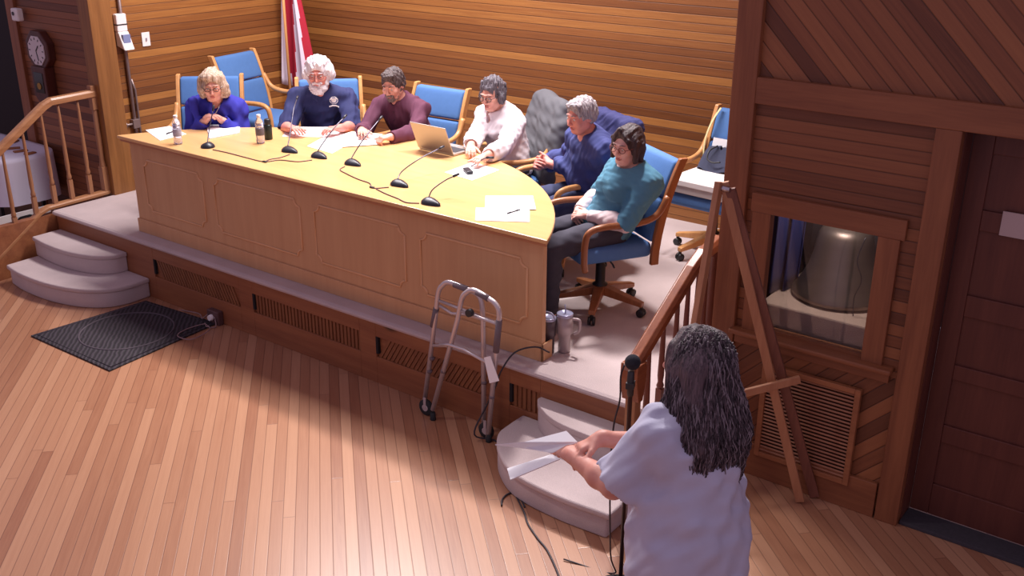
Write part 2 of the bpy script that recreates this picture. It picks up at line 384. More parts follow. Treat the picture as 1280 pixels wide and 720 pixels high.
# ------------------------------------------------------------------ railings
def stair_rail(name, label, X, rail, shoe, bal_y, newels, mr, mz, rw=.072, rh=.06):
    root = empty(name, (X, rail[0][0], 0), 0, label, 'railing'); y0 = rail[0][0]
    mb = MB(); pts = [Vector((0, y-y0, z)) for y, z in rail]
    def strip(mb, pts, w, h):
        prof = [(-w/2, -h/2), (w/2, -h/2), (w/2, h*.2), (w*.3, h/2), (-w*.3, h/2), (-w/2, h*.2)]; rings = []
        for i, p in enumerate(pts):
            t = (pts[min(i+1, len(pts)-1)]-pts[max(i-1, 0)]).normalized(); u = Vector((1, 0, 0)).cross(t).normalized()
            rings.append([mb.bm.verts.new(p + Vector((a, 0, 0)) + u*b) for a, b in prof])
        for a, b in zip(rings, rings[1:]):
            for j in range(6): mb._f([a[j], a[(j+1) % 6], b[(j+1) % 6], b[j]])
        mb._f(rings[0][::-1]); mb._f(rings[-1])
    strip(mb, pts, rw, rh); mb.build('handrail', mr, root, bevel=.004)
    if shoe:
        mb = MB(); strip(mb, [Vector((0, y-y0, z)) for y, z in shoe], .075, .035); mb.build('base_rail', mr, root, bevel=.004)
    def at(tbl, y):
        t = sorted(tbl)
        for (a, za), (b, zb) in zip(t, t[1:]):
            if a <= y <= b: return za+(zb-za)*(y-a)/(b-a)
        return t[0][1] if y < t[0][0] else t[-1][1]
    for y in bal_y:
        zt = at(rail, y)-.02; zb = at(shoe, y) if shoe else max(0, S if y > YF else (.32 if y > 4.14 else .16))
        h = zt-zb; mb = MB()
        mb.box(-.017, .017, -.017, .017, 0, h*.22)
        mb.lathe([(.017, h*.22), (.021, h*.25), (.014, h*.29), (.018, h*.36), (.0115, h*.9), (.011, h)], 10)
        mb.build('baluster', mz, root, loc=(0, y-y0, zb))
    for (y, zb, zt, rnd) in newels:
        mb = MB()
        if rnd:
            mb.lathe([(.05, 0), (.05, .08), (.036, .1), (.04, .14), (.036, .3), (.034, zt-zb-.08), (.045, zt-zb-.06), (.038, zt-zb-.03), (.045, zt-zb)], 16)
        else:
            mb.box(-.03, .03, -.03, .03, 0, (zt-zb)*.25); mb.lathe([(.03, (zt-zb)*.25), (.022, (zt-zb)*.32), (.026, (zt-zb)*.5), (.022, (zt-zb)*.78)], 14); mb.box(-.028, .028, -.028, .028, (zt-zb)*.78, zt-zb)
        mb.build('newel_post', mz, root, bevel=.003, loc=(0, y-y0, zb))
    return root, strip
lr, _ = stair_rail('stair_railing', 'light pine railing of the left steps beside the carpeted treads', -8.10,
    [(3.55, .76), (4.40, 1.335), (4.47, 1.365), (4.90, 1.375)], [(3.70, .12), (4.22, .47), (4.30, .495), (4.88, .505)],
    [onx(4, 197, -8.1).y, onx(30, 178, -8.1).y, onx(52, 150, -8.1).y, onx(73, 137, -8.1).y, onx(97, 130, -8.1).y], [(4.86, .50, 1.44, 0)], M_rail, M_balz)
MB().box(-.035, .035, 3.78-3.55, 4.86-3.55, 0, .44).build('side_board', M_apron, lr)
rr, strip = stair_rail('stair_railing', 'red-brown railing of the right steps behind the standing person', -2.28,
    [(4.02, .83), (4.10, .87), (4.62, 1.185), (4.74, 1.24), (4.93, 1.265)], None,
    [4.22, 4.36, 4.50, 4.61, 4.72, 4.81], [(4.90, S, 1.25, 1)], M_railred, M_balred)
mb = MB(); mb.box(-.03, .03, -.03, .03, 0, .72)
mb.build('newel_post', M_balz, rr, bevel=.005, loc=(0, .06, .16))
mb = MB(); mb.prism([(-.045, .08), (.045, .08), (.05, .0), (.02, -.13), (-.02, -.13), (-.05, 0)], -.05, .05, 'x')
mb.build('rail_bracket', M_railred, rr, bevel=.004, loc=(0, .05, .78))
# ------------------------------------------------------------------ desk
M_top = wood('maple desk top', srgb(218, 168, 110), srgb(230, 184, 126), 'x', .28, .45, coat=.2)
M_desk = wood('maple desk front', srgb(198, 150, 108), srgb(210, 164, 120), 'z', .38, .5)
M_edge = wood('desk edge trim', srgb(176, 116, 78), srgb(190, 132, 90), 'x', .35, .5)
M_mould = plain('desk moulding', srgb(226, 176, 128), .3)
TZ = 1.25; YD = 4.44; dx0, dx1 = -7.06, -3.04; yc = 4.385
desk = empty('meeting_desk', ((dx0+dx1)/2, yc, S), 0, 'long half-round maple meeting desk with panelled front on the stage', 'desk')
ox = (dx0+dx1)/2
def loc_poly(ins):
    pts = [(dx0+ins, yc+ins), (dx1-ins, yc+ins)]; n = 40; a = (dx1-dx0)/2-ins; b = 1.33-2*ins
    Rr = (a*a+b*b)/(2*b); cy = yc+ins+b-Rr; t0 = math.asin(min(1, a/Rr))
    arc = []
    for i in range(1, n): t = t0-2*t0*i/n; arc.append((ox+Rr*math.sin(t), cy+Rr*math.cos(t)))
    return [(x-ox, y-yc) for x, y in pts+arc]
MB().prism(loc_poly(0), TZ-S-.026, TZ-S).build('desk_top', M_top, desk, bevel=.006)
mb = MB(); mb.prism(loc_poly(.012), TZ-S-.046, TZ-S-.026); mb.build('top_edge_trim', M_edge, desk, bevel=.005)
px0, px1 = -6.99-ox, -3.10-ox; fy = YD-yc
mb = MB(); mb.box(px0, px1, fy, fy+.035, 0, TZ-S-.046); mb.build('front_panel', M_desk, desk, bevel=.002)
mb = MB(); mb.box(px0-.008, px1+.012, fy-.014, fy, 0, .11); mb.box(px1-.0, px1+.012, fy-.014, fy+.09, 0, .11); mb.build('base_board', M_desk, desk, bevel=.004)
for x in (px0+.45, -5.05-ox, px1-.5): MB().box(x-.012, x+.012, fy+.035, fy+.4, 0, TZ-S-.046).build('support_panel', M_desk, desk)
for a, b in ((-6.84, -6.13), (-6.0, -5.10), (-4.96, -4.15), (-4.02, -3.21)):
    a -= ox; b -= ox; z0, z1 = .20, .605; r = .05; pts = []
    for (cx, cz, t0) in ((a, z0, 90), (b, z0, 180), (b, z1, 270), (a, z1, 0)):
        seq = [t0-90*k/6 for k in range(7)]
        pts += [Vector((cx+r*math.cos(R(t)), fy-.001, cz+r*math.sin(R(t)))) for t in seq]
    MB().tube(pts, .008, 6, closed=True).build('panel_moulding', M_mould, desk)

# ------------------------------------------------------------------ chairs
M_blue = plain('blue chair fabric', srgb(78, 120, 178), .85, noise=.08, nscale=30, bump=.25, bscale=500)
M_cw = wood('light chair wood', srgb(204, 142, 84), srgb(222, 166, 108), 'z', .35, 1)
M_cwd = wood('brown chair wood', srgb(140, 84, 50), srgb(168, 106, 66), 'z', .35, 1)
M_blk = plain('black plastic', (.018, .018, .022, 1), .45)
def back_y(z):   # centre line of the reclined back
    t = max(0, (z-.42)/.6); return .235+.05*t+.11*t*t
def make_chair(x, y, face, label, group='blue swivel armchairs round the desk', wd=None, tilt=0, sc=1):
    """face: direction (degrees) the seat looks towards"""
    wd = wd or M_cw
    root = empty('swivel_armchair', (x, y, S), R(face+90), label, 'chair', group)
    if sc != 1: root.scale = (sc, sc, sc)
    mb = MB()
    mb.grid(lambda u, v: (0, 0, 0), 2, 2); mb.bm.clear()
    mb.box(-.245, .245, -.27, .235, .40, .50); mb.build('seat', M_blue, root, bevel=.035, seg=4, smooth=True)
    for z0, z1, nm in ((.50, .775, 'back_cushion'), (.785, 1.01, 'head_cushion')):
        mb = MB(); n = 5
        for k in range(n):
            a = z0+(z1-z0)*k/n; b = z0+(z1-z0)*(k+1)/n
            p = []
            for z in (a, b):
                yb = back_y(z); p.append([(-.25, yb-.035, z), (.25, yb-.035, z), (.25, yb+.03, z), (-.25, yb+.03, z)])
            if k == 0: lo = [mb.bm.verts.new(q) for q in p[0]]; mb._f(lo[::-1])
            hi = [mb.bm.verts.new(q) for q in p[1]]
            for j in range(4): mb._f([lo[j], lo[(j+1) % 4], hi[(j+1) % 4], hi[j]])
            lo = hi
        mb._f(lo); mb.build(nm, M_blue, root, bevel=.022, seg=3, smooth=True)
    for s in (-1, 1):
        X = s*.268
        mb = MB(); zs = [.36, .45, .55, .65, .75, .85, .95, 1.03]; prof = []
        for i, z in enumerate(zs):
            yb = back_y(z); p = [(X-.016, yb-.028, z), (X+.016, yb-.028, z), (X+.016, yb+.026, z), (X-.016, yb+.026, z)]
            v = [mb.bm.verts.new(q) for q in p]
            if prof:
                for j in range(4): mb._f([prof[j], prof[(j+1) % 4], v[(j+1) % 4], v[j]])
            else: mb._f(v[::-1])
            prof = v
        mb._f(prof); mb.build('back_post', wd, root, bevel=.006)
        pts = spline([(X*1.05, .30, .80), (X*1.08, .22, .69), (X*1.1, .08, .655), (X*1.12, -.14, .66), (X*1.12, -.235, .64), (X*1.1, -.262, .58), (X*1.06, -.262, .45), (X*1.03, -.25, .38)], 6)
        MB().tube(pts, [.021]*len(pts), 10, flat=1.0).build('armrest', wd, root)
    for k in range(5):
        a = R(90+72*k+18); d = Vector((math.cos(a), math.sin(a), 0)); mb = MB()
        p0 = d*.03+Vector((0, 0, .135)); p1 = d*.31+Vector((0, 0, .085)); side = d.cross(Vector((0, 0, 1)))
        q = []
        for P, w_, h in ((p0, .035, .045), (p1, .022, .022)):
            for i, j in ((-1, -1), (1, -1), (1, 1), (-1, 1)): q.append(P+side*(i*w_)+Vector((0, 0, j*h*.7)))
        mb.hexa(q); lg = mb.build('base_leg', wd, root, bevel=.006)
        mb = MB(); c = d*.30+Vector((0, 0, .028))
        for s in (-1, 1): mb.lathe([(.012, -.009), (.027, -.008), (.028, 0), (.027, .008), (.012, .009)], 14, c+side*(s*.014), Matrix((side, Vector((0, 0, 1)), d)).transposed() @ Matrix.Rotation(R(90), 3, 'Y'))
        mb.box(c.x-.008, c.x+.008, c.y-.008, c.y+.008, .03, .075); mb.build('caster', M_blk, lg)
    mb = MB(); mb.lathe([(.05, .10), (.05, .17), (.032, .18), (.032, .30), (.022, .31), (.022, .38)], 16); mb.box(-.09, .09, -.1, .1, .365, .402)
    mb.tube([(.09, 0, .375), (.2, -.02, .37), (.24, -.03, .365)], .006); mb.build('pedestal', M_blk, root)
    return root
chairs = {}
def V2(p, k, ang): return (p[0]+k*math.cos(R(ang)), p[1]+k*math.sin(R(ang)))
chairs['w1'] = make_chair(*V2((-7.39, 5.53), .33, -48), -48, 'blue swivel armchair holding the person in the bright blue jacket')
chairs['empty'] = make_chair(-7.62, 6.36, 8, 'empty blue swivel armchair turned sideways by the corner beside the flag', sc=1.04)
chairs['wh'] = make_chair(*V2((-6.49, 6.07), .33, -44), -44, 'blue swivel armchair holding the white-haired person in the navy polo')
chairs['mr'] = make_chair(*V2((-5.53, 6.37), .33, -88), -88, 'blue swivel armchair holding the person in the maroon shirt')
chairs['wb'] = make_chair(-4.66, 6.12, -124, 'blue swivel armchair under a grey jacket, holding the person in the white blouse')
chairs['sw'] = make_chair(-3.93, 5.89, -114, 'blue swivel armchair holding the grey-haired person in the blue sweatshirt')
chairs['te'] = make_chair(-3.27, 5.33, -121, 'blue swivel armchair with brown wood frame holding the person in the teal top', wd=M_cwd)
chairs['rt'] = make_chair(-3.16, 6.72, -95, 'blue swivel armchair at the right carrying a white box instead of a person')

# ------------------------------------------------------------------ things on the right-hand chair
M_white = plain('white cardboard', srgb(236, 230, 228), .7)
M_paper = plain('white paper', srgb(240, 238, 240), .8)
ch = Matrix.Translation((-3.16, 6.72, S)) @ Matrix.Rotation(R(-5), 4, 'Z')
def in_chair(p): return ch @ Vector(p)
bx = empty('document_box', in_chair((0, -.08, .505)), R(-5), 'shallow white cardboard box lying on the seat of the right-hand blue chair', 'box')
MB().box(-.235, .235, -.20, .20, 0, .09).build('box_body', plain('grey white board', srgb(196, 188, 186), .7), bx, bevel=.006)
MB().box(-.243, .243, -.208, .208, .055, .10).build('box_lid', M_white, bx, bevel=.006)
bg = empty('tote_bag', in_chair((-.08, .10, .607)), R(-5), 'dark grey soft bag leaning on the back of the right-hand blue chair', 'bag')
def bagf(u, v):
    a = 2*math.pi*u; w_ = .15*(1-.25*v**3)*(1 if v < .98 else .2); d = .05*(1-.6*v)+.008
    return (w_*math.copysign(abs(math.cos(a))**.7, math.cos(a)), d*math.copysign(abs(math.sin(a))**.7, math.sin(a))+.09*v, .004+.15*v+.012*math.sin(5*a))
mb = MB(); mb.grid(bagf, 28, 10, True); mb.build('bag_body', plain('charcoal cloth', srgb(58, 62, 84), .9), bg)
MB().tube(spline([(-.03, .06, .17), (-.06, .0, .14), (-.05, -.04, .09), (.0, -.05, .07), (.06, -.04, .08)], 6), .006).build('bag_handle', M_blk, bg)
pp = MB().box(-.06, .06, -.001, .001, 0, .10).build('note_paper', M_paper, None, loc=in_chair((-.13, .205, .72)), rot=(R(-14), 0, R(-5)))
tag(pp, 'small white sheet tucked behind the dark bag on the right-hand chair', 'paper')
sp = spline([in_chair(p) for p in ((-.21, .335, 1.02), (-.235, .27, .93), (-.262, .235, .80), (-.262, .215, .66), (-.258, .20, .56))], 6)
mb = MB(); mb.tube(sp, .011, 8, flat=.25); ln = mb.build('lanyard', plain('pale yellow ribbon', srgb(226, 214, 160), .7)); tag(ln, 'pale yellow ribbon hanging down the left side of the right-hand chair', 'ribbon')

# ------------------------------------------------------------------ papers and small things on the desk
def sheet(corners, label, z=TZ, th=.003, name='paper_sheet', group='papers on the desk', m=None):
    P = [onz(x, y, z) for x, y in corners]; c = sum(P, Vector())/len(P)
    o = MB().prism([(p.x-c.x, p.y-c.y) for p in P], 0, th).build(name, m or M_paper, None, loc=(c.x, c.y, z+.0005)); return tag(o, label, 'paper', group)
sheet([(182, 163), (212, 158), (233, 168), (200, 176)], 'white sheets at the far left end of the desk under the first bottle')
sheet([(258, 158), (280, 155), (300, 160), (299, 167), (262, 174)], 'thick white papers in front of the person in the bright blue jacket', th=.008)
sheet([(353, 171), (360, 159), (414, 159), (413, 172)], 'white sheet under the forearms of the white-haired person')
sheet([(384, 183), (418, 164), (450, 172), (415, 192)], 'white sheet under the third microphone from the left', th=.002)
sheet([(425, 169), (440, 165), (478, 168), (472, 181), (428, 184)], 'white sheets under the hand of the person in maroon', z=TZ+.004, th=.003)
sheet([(556, 216), (592, 203), (624, 213), (590, 226)], 'white sheet under the small black device near the laptop')
sheet([(607, 245), (666, 245), (670, 262), (606, 262)], 'upper of the two white sheets at the right tip of the desk', z=TZ+.004, th=.002)
sheet([(595, 260), (662, 262), (662, 278), (594, 276)], 'lower of the two white sheets at the right tip of the desk', th=.003)
def pen(a, b, label, z=TZ+.005):
    A = onz(*a, z); B = onz(*b, z); d = (B-A).normalized(); L = (B-A).length
    t = empty('pen', (A.x, A.y, z+.001), 0, label, 'pen')
    MB().tube([Vector((0, 0, .004)), d*L+Vector((0, 0, .004))], .0045).build('pen_barrel', M_blk, t)
    MB().tube([d*L*.3+Vector((0, 0, .0095)), d*.01+Vector((0, 0, .0095))], .0018).build('pen_clip', M_chrome, t)
M_chrome = plain('brushed aluminium', srgb(196, 190, 194), .28, 1)
pen((208, 168), (219, 164), 'black pen on the sheets at the far left end of the desk')
pen((634, 268), (650, 263), 'black pen on the lower white sheet at the right tip of the desk', z=TZ+.007)

def bottle(x, y, lab, mlab):
    p = onz(x, y, TZ); b = empty('water_bottle', (p.x, p.y, TZ+.001), 0, lab, 'bottle', 'plastic water bottles on the desk')
    MB().lathe([(.026, 0), (.031, .006), (.031, .03), (.029, .04), (.031, .05), (.031, .12), (.029, .13), (.031, .14), (.027, .165), (.014, .188), (.012, .196)], 22).build('bottle_body', M_pet, b)
    MB().lathe([(.0315, .062), (.0318, .064), (.0318, .112), (.0315, .114)], 22).build('bottle_label', mlab, b)
    MB().lathe([(.0145, .194), (.015, .196), (.015, .212), (.0135, .214)], 16).build('bottle_cap', M_white, b)
g = NT('clear plastic'); g.set(Roughness=.08, IOR=1.33); g.b.inputs['Transmission Weight'].default_value = .75; g.b.inputs['Base Color'].default_value = (.86, .84, .92, 1); M_pet = g.m
bottle(223, 180, 'clear water bottle with pale label on the left papers', plain('pale bottle label', srgb(170, 170, 190), .5, noise=.5, nscale=60))
bottle(326, 179, 'clear water bottle with dark label between the blue jacket and the navy polo', plain('dark bottle label', srgb(96, 92, 104), .5, noise=.6, nscale=60))
p = onz(336, 174, TZ); t = empty('thermos', (p.x, p.y, TZ+.001), 0, 'dark short flask standing behind the second water bottle', 'flask')
MB().lathe([(.027, 0), (.03, .004), (.03, .10), (.024, .115)], 20).build('flask_body', plain('dark green metal', srgb(42, 52, 50), .35, .4), t)
MB().lathe([(.024, .114), (.025, .116), (.024, .15), (.018, .155)], 20).build('flask_lid', M_blk, t)

# laptop
p0, p1, p2 = onz(524, 185, TZ+.008), onz(567.6, 194.5, TZ+.008), onz(592, 187, TZ+.008)
hc = (p0+p1)/2; hx = (p1-p0).normalized(); hy = Vector((-hx.y, hx.x, 0)); W = (p1-p0).length/2; D = .23
lt = empty('laptop', (hc.x, hc.y, TZ+.001), 0, 'open silver laptop in front of the person in the white blouse', 'laptop')
Mx = Matrix((hx, hy, Vector((0, 0, 1)))).transposed()
M_sil = plain('silver laptop shell', srgb(178, 170, 164), .4, .6)
MB().obox(Mx @ Vector((0, D/2, .009)), W, D/2, .008, Mx).build('keyboard_base', M_sil, lt, bevel=.004)
MB().obox(Mx @ Vector((0, D*.42, .0175)), W*.86, D*.24, .0012, Mx).build('keyboard', plain('dark keys', srgb(52, 50, 58), .6), lt)
MB().obox(Mx @ Vector((0, D*.82, .0175)), W*.3, D*.12, .001, Mx).build('touchpad', plain('touchpad grey', srgb(150, 146, 146), .4), lt)
an = R(22); lm = Mx @ Matrix.Rotation(an, 3, 'X')
MB().obox(Mx @ Vector((0, -.004, .018)) + lm @ Vector((0, -.003, .108)), W, .004, .108, lm).build('screen_lid', M_sil, lt, bevel=.003)
MB().obox(Mx @ Vector((0, -.004, .018)) + lm @ Vector((0, .0018, .108)), W*.94, .0008, .098, lm).build('screen', plain('screen glass', (.02, .03, .05, 1), .15), lt)

# microphones: base position, then points (image position, height) the gooseneck runs through
M_mic = plain('black microphone plastic', srgb(34, 34, 46), .4)
M_goose = plain('dark metal gooseneck', srgb(84, 80, 92), .35, .7)
def desk_mic(bx_, by_, face, tip, label):
    b = onz(bx_, by_, TZ); r = empty('desk_microphone', (b.x, b.y, TZ+.001), R(face+90), label, 'microphone', 'gooseneck microphones on the desk')
    def f(u, v):
        a = 2*math.pi*u; s = math.sin(a); c = math.cos(a); k = [1, .97, .72, .34, .05][min(4, int(v*4+.01))]; z = [0, .012, .024, .034, .036][min(4, int(v*4+.01))]
        L = .10 if s > 0 else .055
        return (.052*c*k*(1-.45*max(0, s)), L*s*k-.012*(1-k), z)
    mb = MB(); mb.grid(f, 26, 5, True); mb.box(-.002, .002, -.01, .0, .03, .0365); mb.build('microphone_base', M_mic, r)
    ml = Matrix.Rotation(-R(face+90), 3, 'Z'); pts = [Vector((0, -.01, .03))]
    for (x, y, z) in tip:
        q = onz(x, y, TZ+z)-Vector((b.x, b.y, TZ)); pts.append(ml @ q)
    sp = spline(pts, 8); MB().tube(sp, .0042, 8).build('gooseneck', M_goose, r)
    d = (sp[-1]-sp[-3]).normalized(); MB().tube([sp[-1], sp[-1]+d*.004, sp[-1]+d*.04, sp[-1]+d*.046], [.005, .0085, .0085, .004], 10).build('microphone_head', M_mic, r)
desk_mic(260, 184, -48, [(262, 160, .12), (266, 139, .23)], 'first gooseneck microphone from the left, before the person in the bright blue jacket')
desk_mic(361, 189, 175, [(363, 165, .11), (367, 138, .23), (371, 124, .285)], 'tall gooseneck microphone before the white-haired person in navy')
desk_mic(398, 196, 170, [(403, 180, .08), (418, 160, .17), (429, 148, .22)], 'third gooseneck microphone from the left, beside a white sheet')
desk_mic(440, 205, 170, [(444, 190, .07), (456, 172, .15), (474, 150, .24)], 'fourth gooseneck microphone from the left, before the person in maroon')
desk_mic(498, 231, 170, [(503, 214, .07), (524, 199, .13), (549, 186, .17)], 'fifth gooseneck microphone from the left, its tip in front of the laptop')
desk_mic(537, 254, 170, [(541, 237, .07), (556, 226, .11), (566, 221, .13)], 'rightmost gooseneck microphone, near the front edge of the desk')
c_ = onz(585, 215, TZ+.006); dv = empty('small_device', (c_.x, c_.y, TZ+.005), R(-35), 'small black microphone stub lying on a white sheet right of the laptop', 'microphone')
MB().box(-.055, .06, -.022, .022, 0, .022).build('device_body', M_mic, dv, bevel=.008)
ml = Matrix.Rotation(R(35), 3, 'Z')
pts = [ml @ (onz(x, y, TZ+z)-Vector((c_.x, c_.y, TZ+.005))) for x, y, z in ((589, 208, .02), (598, 202, .05), (608, 197, .08))]
MB().tube(spline(pts, 5), .004).build('gooseneck', M_goose, dv)
e_ = ml @ (onz(617, 197, TZ+.085)-Vector((c_.x, c_.y, TZ+.005))); MB().tube([pts[-1], e_], [.009, .008], 10).build('microphone_head', M_mic, dv)
def cable(pts, r, label, m=None, name='cable', group=None, seg=6):
    sp = spline([Vector(p) for p in pts], 6); return tag(MB().tube(sp, r, seg).build(name, m or M_cab), label, 'cable', group)
M_cab = plain('black cable', srgb(48, 42, 50), .5)
M_cabd = plain('brown-grey cable', srgb(104, 78, 84), .5)
D_ = lambda *l: [onz(x, y, TZ+.004) for x, y in l]
cable(D_((266, 187), (285, 191), (308, 197), (330, 202), (350, 200), (372, 202), (390, 200)), .0035, 'thin cable linking the three leftmost desk microphones', M_cabd, group='microphone cables on the desk')
cable(D_((362, 193), (350, 197), (338, 199), (331, 202)), .0035, 'short thin cable from the tall microphone to the junction left of it', M_cabd, group='microphone cables on the desk')
cable(D_((431, 208), (425, 212), (433, 217), (448, 224), (462, 229), (466, 235), (486, 234)), .0035, 'thin cable between the fourth and the fifth desk microphone', M_cabd, group='microphone cables on the desk')
cable(D_((470, 236), (482, 242), (497, 248), (508, 253), (524, 254)), .0035, 'thin cable along the desk front to the rightmost microphone', M_cabd, group='microphone cables on the desk')
for x, y, l in ((331, 203, 'tiny black cable junction between the first and second microphone'), (465, 235, 'tiny black cable junction left of the fifth microphone')):
    q = onz(x, y, TZ); tag(MB().box(-.018, .018, -.008, .008, 0, .01).build('cable_junction', M_blk, loc=(q.x, q.y, TZ+.001), bevel=.003), l, 'connector', 'cable junctions on the desk')

# ------------------------------------------------------------------ tumblers on the stage floor
def tumbler(x, y, label, m, h, r0, r1, handle, rz=0):
    p = onz(x, y, S); t = empty('tumbler', (p.x, p.y, S+.001), R(rz), label, 'tumbler', 'insulated tumblers on the stage carpet')
    MB().lathe([(r0*.9, 0), (r0, .004), (r0*1.03, h*.45), (r1, h*.5), (r1, h*.93)], 26).build('tumbler_body', m, t)
    MB().lathe([(r1*.98, h*.93), (r1*1.01, h*.94), (r1*.99, h), (r1*.9, h*1.01), (r1*.85, h*.98)], 26).build('tumbler_lid', M_lid, t)
    if handle:
        MB().tube(spline([(r1-.005, 0, h*.88), (r1+.035, 0, h*.88), (r1+.045, 0, h*.8), (r1+.04, 0, h*.6), (r1+.01, 0, h*.5)], 5), .009, 8).build('tumbler_handle', m, t)
        MB().tube([(0, .01, h*.98), (-.004, .012, h*1.2)], .004).build('straw', M_lid, t)
    else: MB().tube(spline([(r1*.9, 0, h), (r1*.5, 0, h*1.12), (-r1*.5, 0, h*1.12), (-r1*.9, 0, h)], 5), .005, 8).build('carry_loop', M_lid, t)
M_lid = plain('clear grey lid', srgb(170, 170, 196), .15, .3)
tumbler(705, 439, 'pale pinkish tumbler with handle and straw on the stage carpet', plain('pale pink enamel', srgb(176, 160, 160), .35, .2), .245, .036, .049, True, 15)
tumbler(685, 440, 'dark grey tumbler without handle beside the desk end', plain('dark grey enamel', srgb(88, 74, 78), .4, .3), .225, .037, .045, False)

# ------------------------------------------------------------------ folded walker
wk = empty('folding_walker', (-3.55, 4.20, 0), 0, 'folded aluminium walking frame standing against the stage front', 'walker')
M_al = plain('walker aluminium', srgb(206, 196, 198), .35, .55)
M_grip = plain('grey foam grip', srgb(112, 98, 104), .8)
M_ru = plain('black rubber', (.02, .02, .022, 1), .8)
def W_(x, y, Y): q = ony(x, y, Y); return q-Vector((-3.55, 4.20, 0))
ya, yb_ = 4.235, 4.175
def side_frame(foot1, top, foot2, Y):
    r_=.0155; pts = [W_(*foot1, Y)]+[W_(*p, Y) for p in top]+[W_(*foot2, Y)]
    f = MB().tube([pts[0]]+spline(pts[1:-1], 6)+[pts[-1]], .0155, 10).build('side_frame', M_al, wk); return pts
A = side_frame((530, 508), [(545, 392), (548, 366), (553, 357), (562, 353), (585, 362), (597, 368), (602, 378), (604, 400)], (605, 545), ya)
B = side_frame((541, 512), [(572, 400), (577, 375), (583, 366), (593, 363), (612, 374), (620, 381), (624, 392), (622, 420)], (610, 548), yb_)
def gripseg(a, b, Y): MB().tube([W_(*a, Y), W_(*b, Y)], .0185, 12).build('hand_grip', M_grip, wk)
gripseg((568, 355.5), (585, 362), ya); gripseg((596, 365), (611, 373.5), yb_)
gripseg((545.5, 385), (541, 408), ya); gripseg((624, 400), (620, 440), yb_)
mb = MB()
for a, b, Ya, Yb in (((547, 375), (622, 404), ya, ya), ((575, 388), (624, 406), yb_, yb_), ((540, 432), (560, 432), ya, yb_)): mb.tube([W_(*a, Ya), W_(*b, Yb)], .010, 8)
mb.tube([W_(x, y, yb_-.01) for x, y in ((550, 431), (562, 431), (580, 437), (617, 458))], .010, 8); mb.tube([W_(x, y, ya) for x, y in ((550, 382), (565, 392), (585, 393), (605, 400))], .010, 8)
mb.build('cross_brace', M_al, wk)
MB().lathe([(.022, -.015), (.024, 0), (.022, .015)], 14, W_(587, 391, yb_-.02), Matrix.Rotation(R(90), 3, 'X')).build('release_button', M_blk, wk)
mb = MB()
for (x, y, Y) in ((537, 464, ya), (554, 464, yb_), (605, 478, ya), (615, 496, yb_), (540, 448, ya), (605, 450, ya)): 
    c = W_(x, y, Y); mb.lathe([(.0165, -.008), (.0165, .008)], 12, c)
mb.build('leg_collar', M_grip, wk)
for x, y, Y in ((533, 511, ya-.035), (608, 547, ya-.035)):
    c = W_(x, y, Y); c.z = .0525
    wv = MB().lathe([(.02, -.013), (.048, -.013), (.052, -.009), (.052, .009), (.048, .013), (.02, .013)], 26, c, Matrix.Rotation(R(90), 3, 'X')).build('wheel', M_ru, wk)
    mb = MB(); mb.lathe([(.022, -.016), (.022, .016)], 14, c, Matrix.Rotation(R(90), 3, 'X')); mb.box(c.x-.01, c.x+.01, c.y-.017, c.y-.010, c.z, c.z+.07); mb.build('wheel_hub', M_al, wv)
for x, y, Y in ((541, 514, yb_), (611, 549, yb_)):
    c = W_(x, y, Y); MB().lathe([(.018, -c.z*0), (.019, .004), (.016, .05)], 14, (c.x, c.y, .001)).build('rubber_foot', M_ru, wk)
tg = MB(); P4 = [W_(x, y, yb_-.03) for x, y in ((605, 447), (613, 445), (624, 476), (612, 479))]
for dy in (0,): tg._f([tg.bm.verts.new(p) for p in P4])
tg.build('paper_tag', M_paper, wk, solid=.002)

# ------------------------------------------------------------------ black floor mat
mt = [(-6.83, 3.34), (-5.875, 3.355), (-5.95, 4.30), (-6.74, 4.24)]
t = NT('black ribbed mat'); t.set(Roughness=.8); co = t.n('TexCoord').outputs['Object']
wv = t.n('TexWave'); wv.inputs['Scale'].default_value = 14; wv.inputs['Distortion'].default_value = 2.5; wv.inputs['Detail'].default_value = 1; wv.bands_direction = 'DIAGONAL'; t.l(co, wv.inputs['Vector'])
t.l(t.ramp(wv.outputs[1], [(.3, srgb(30, 24, 30)), (.8, srgb(58, 50, 58))]), t.b.inputs['Base Color']); t.bump(wv.outputs[1], .6, .006)
cx, cy = -6.35, 3.81; mat_ = empty('floor_mat', (cx, cy, 0), 0, 'black ribbed square mat with an oval border on the hardwood floor', 'mat')
MB().prism([(x-cx, y-cy) for x, y in mt], .001, .012).build('mat_body', t.m, mat_, bevel=.004)
M_matb = plain('mat border ridge', srgb(78, 68, 76), .7)
MB().tube([((.33*math.cos(a)), .33*math.sin(a), .012) for a in [2*math.pi*i/48 for i in range(48)]], .007, 6, closed=True).build('oval_ridge', M_matb, mat_)
mb = MB(); k = .93
mb.tube([((x-cx)*k, (y-cy)*k, .012) for x, y in mt], .005, 6, closed=True); mb.build('border_ridge', M_matb, mat_)

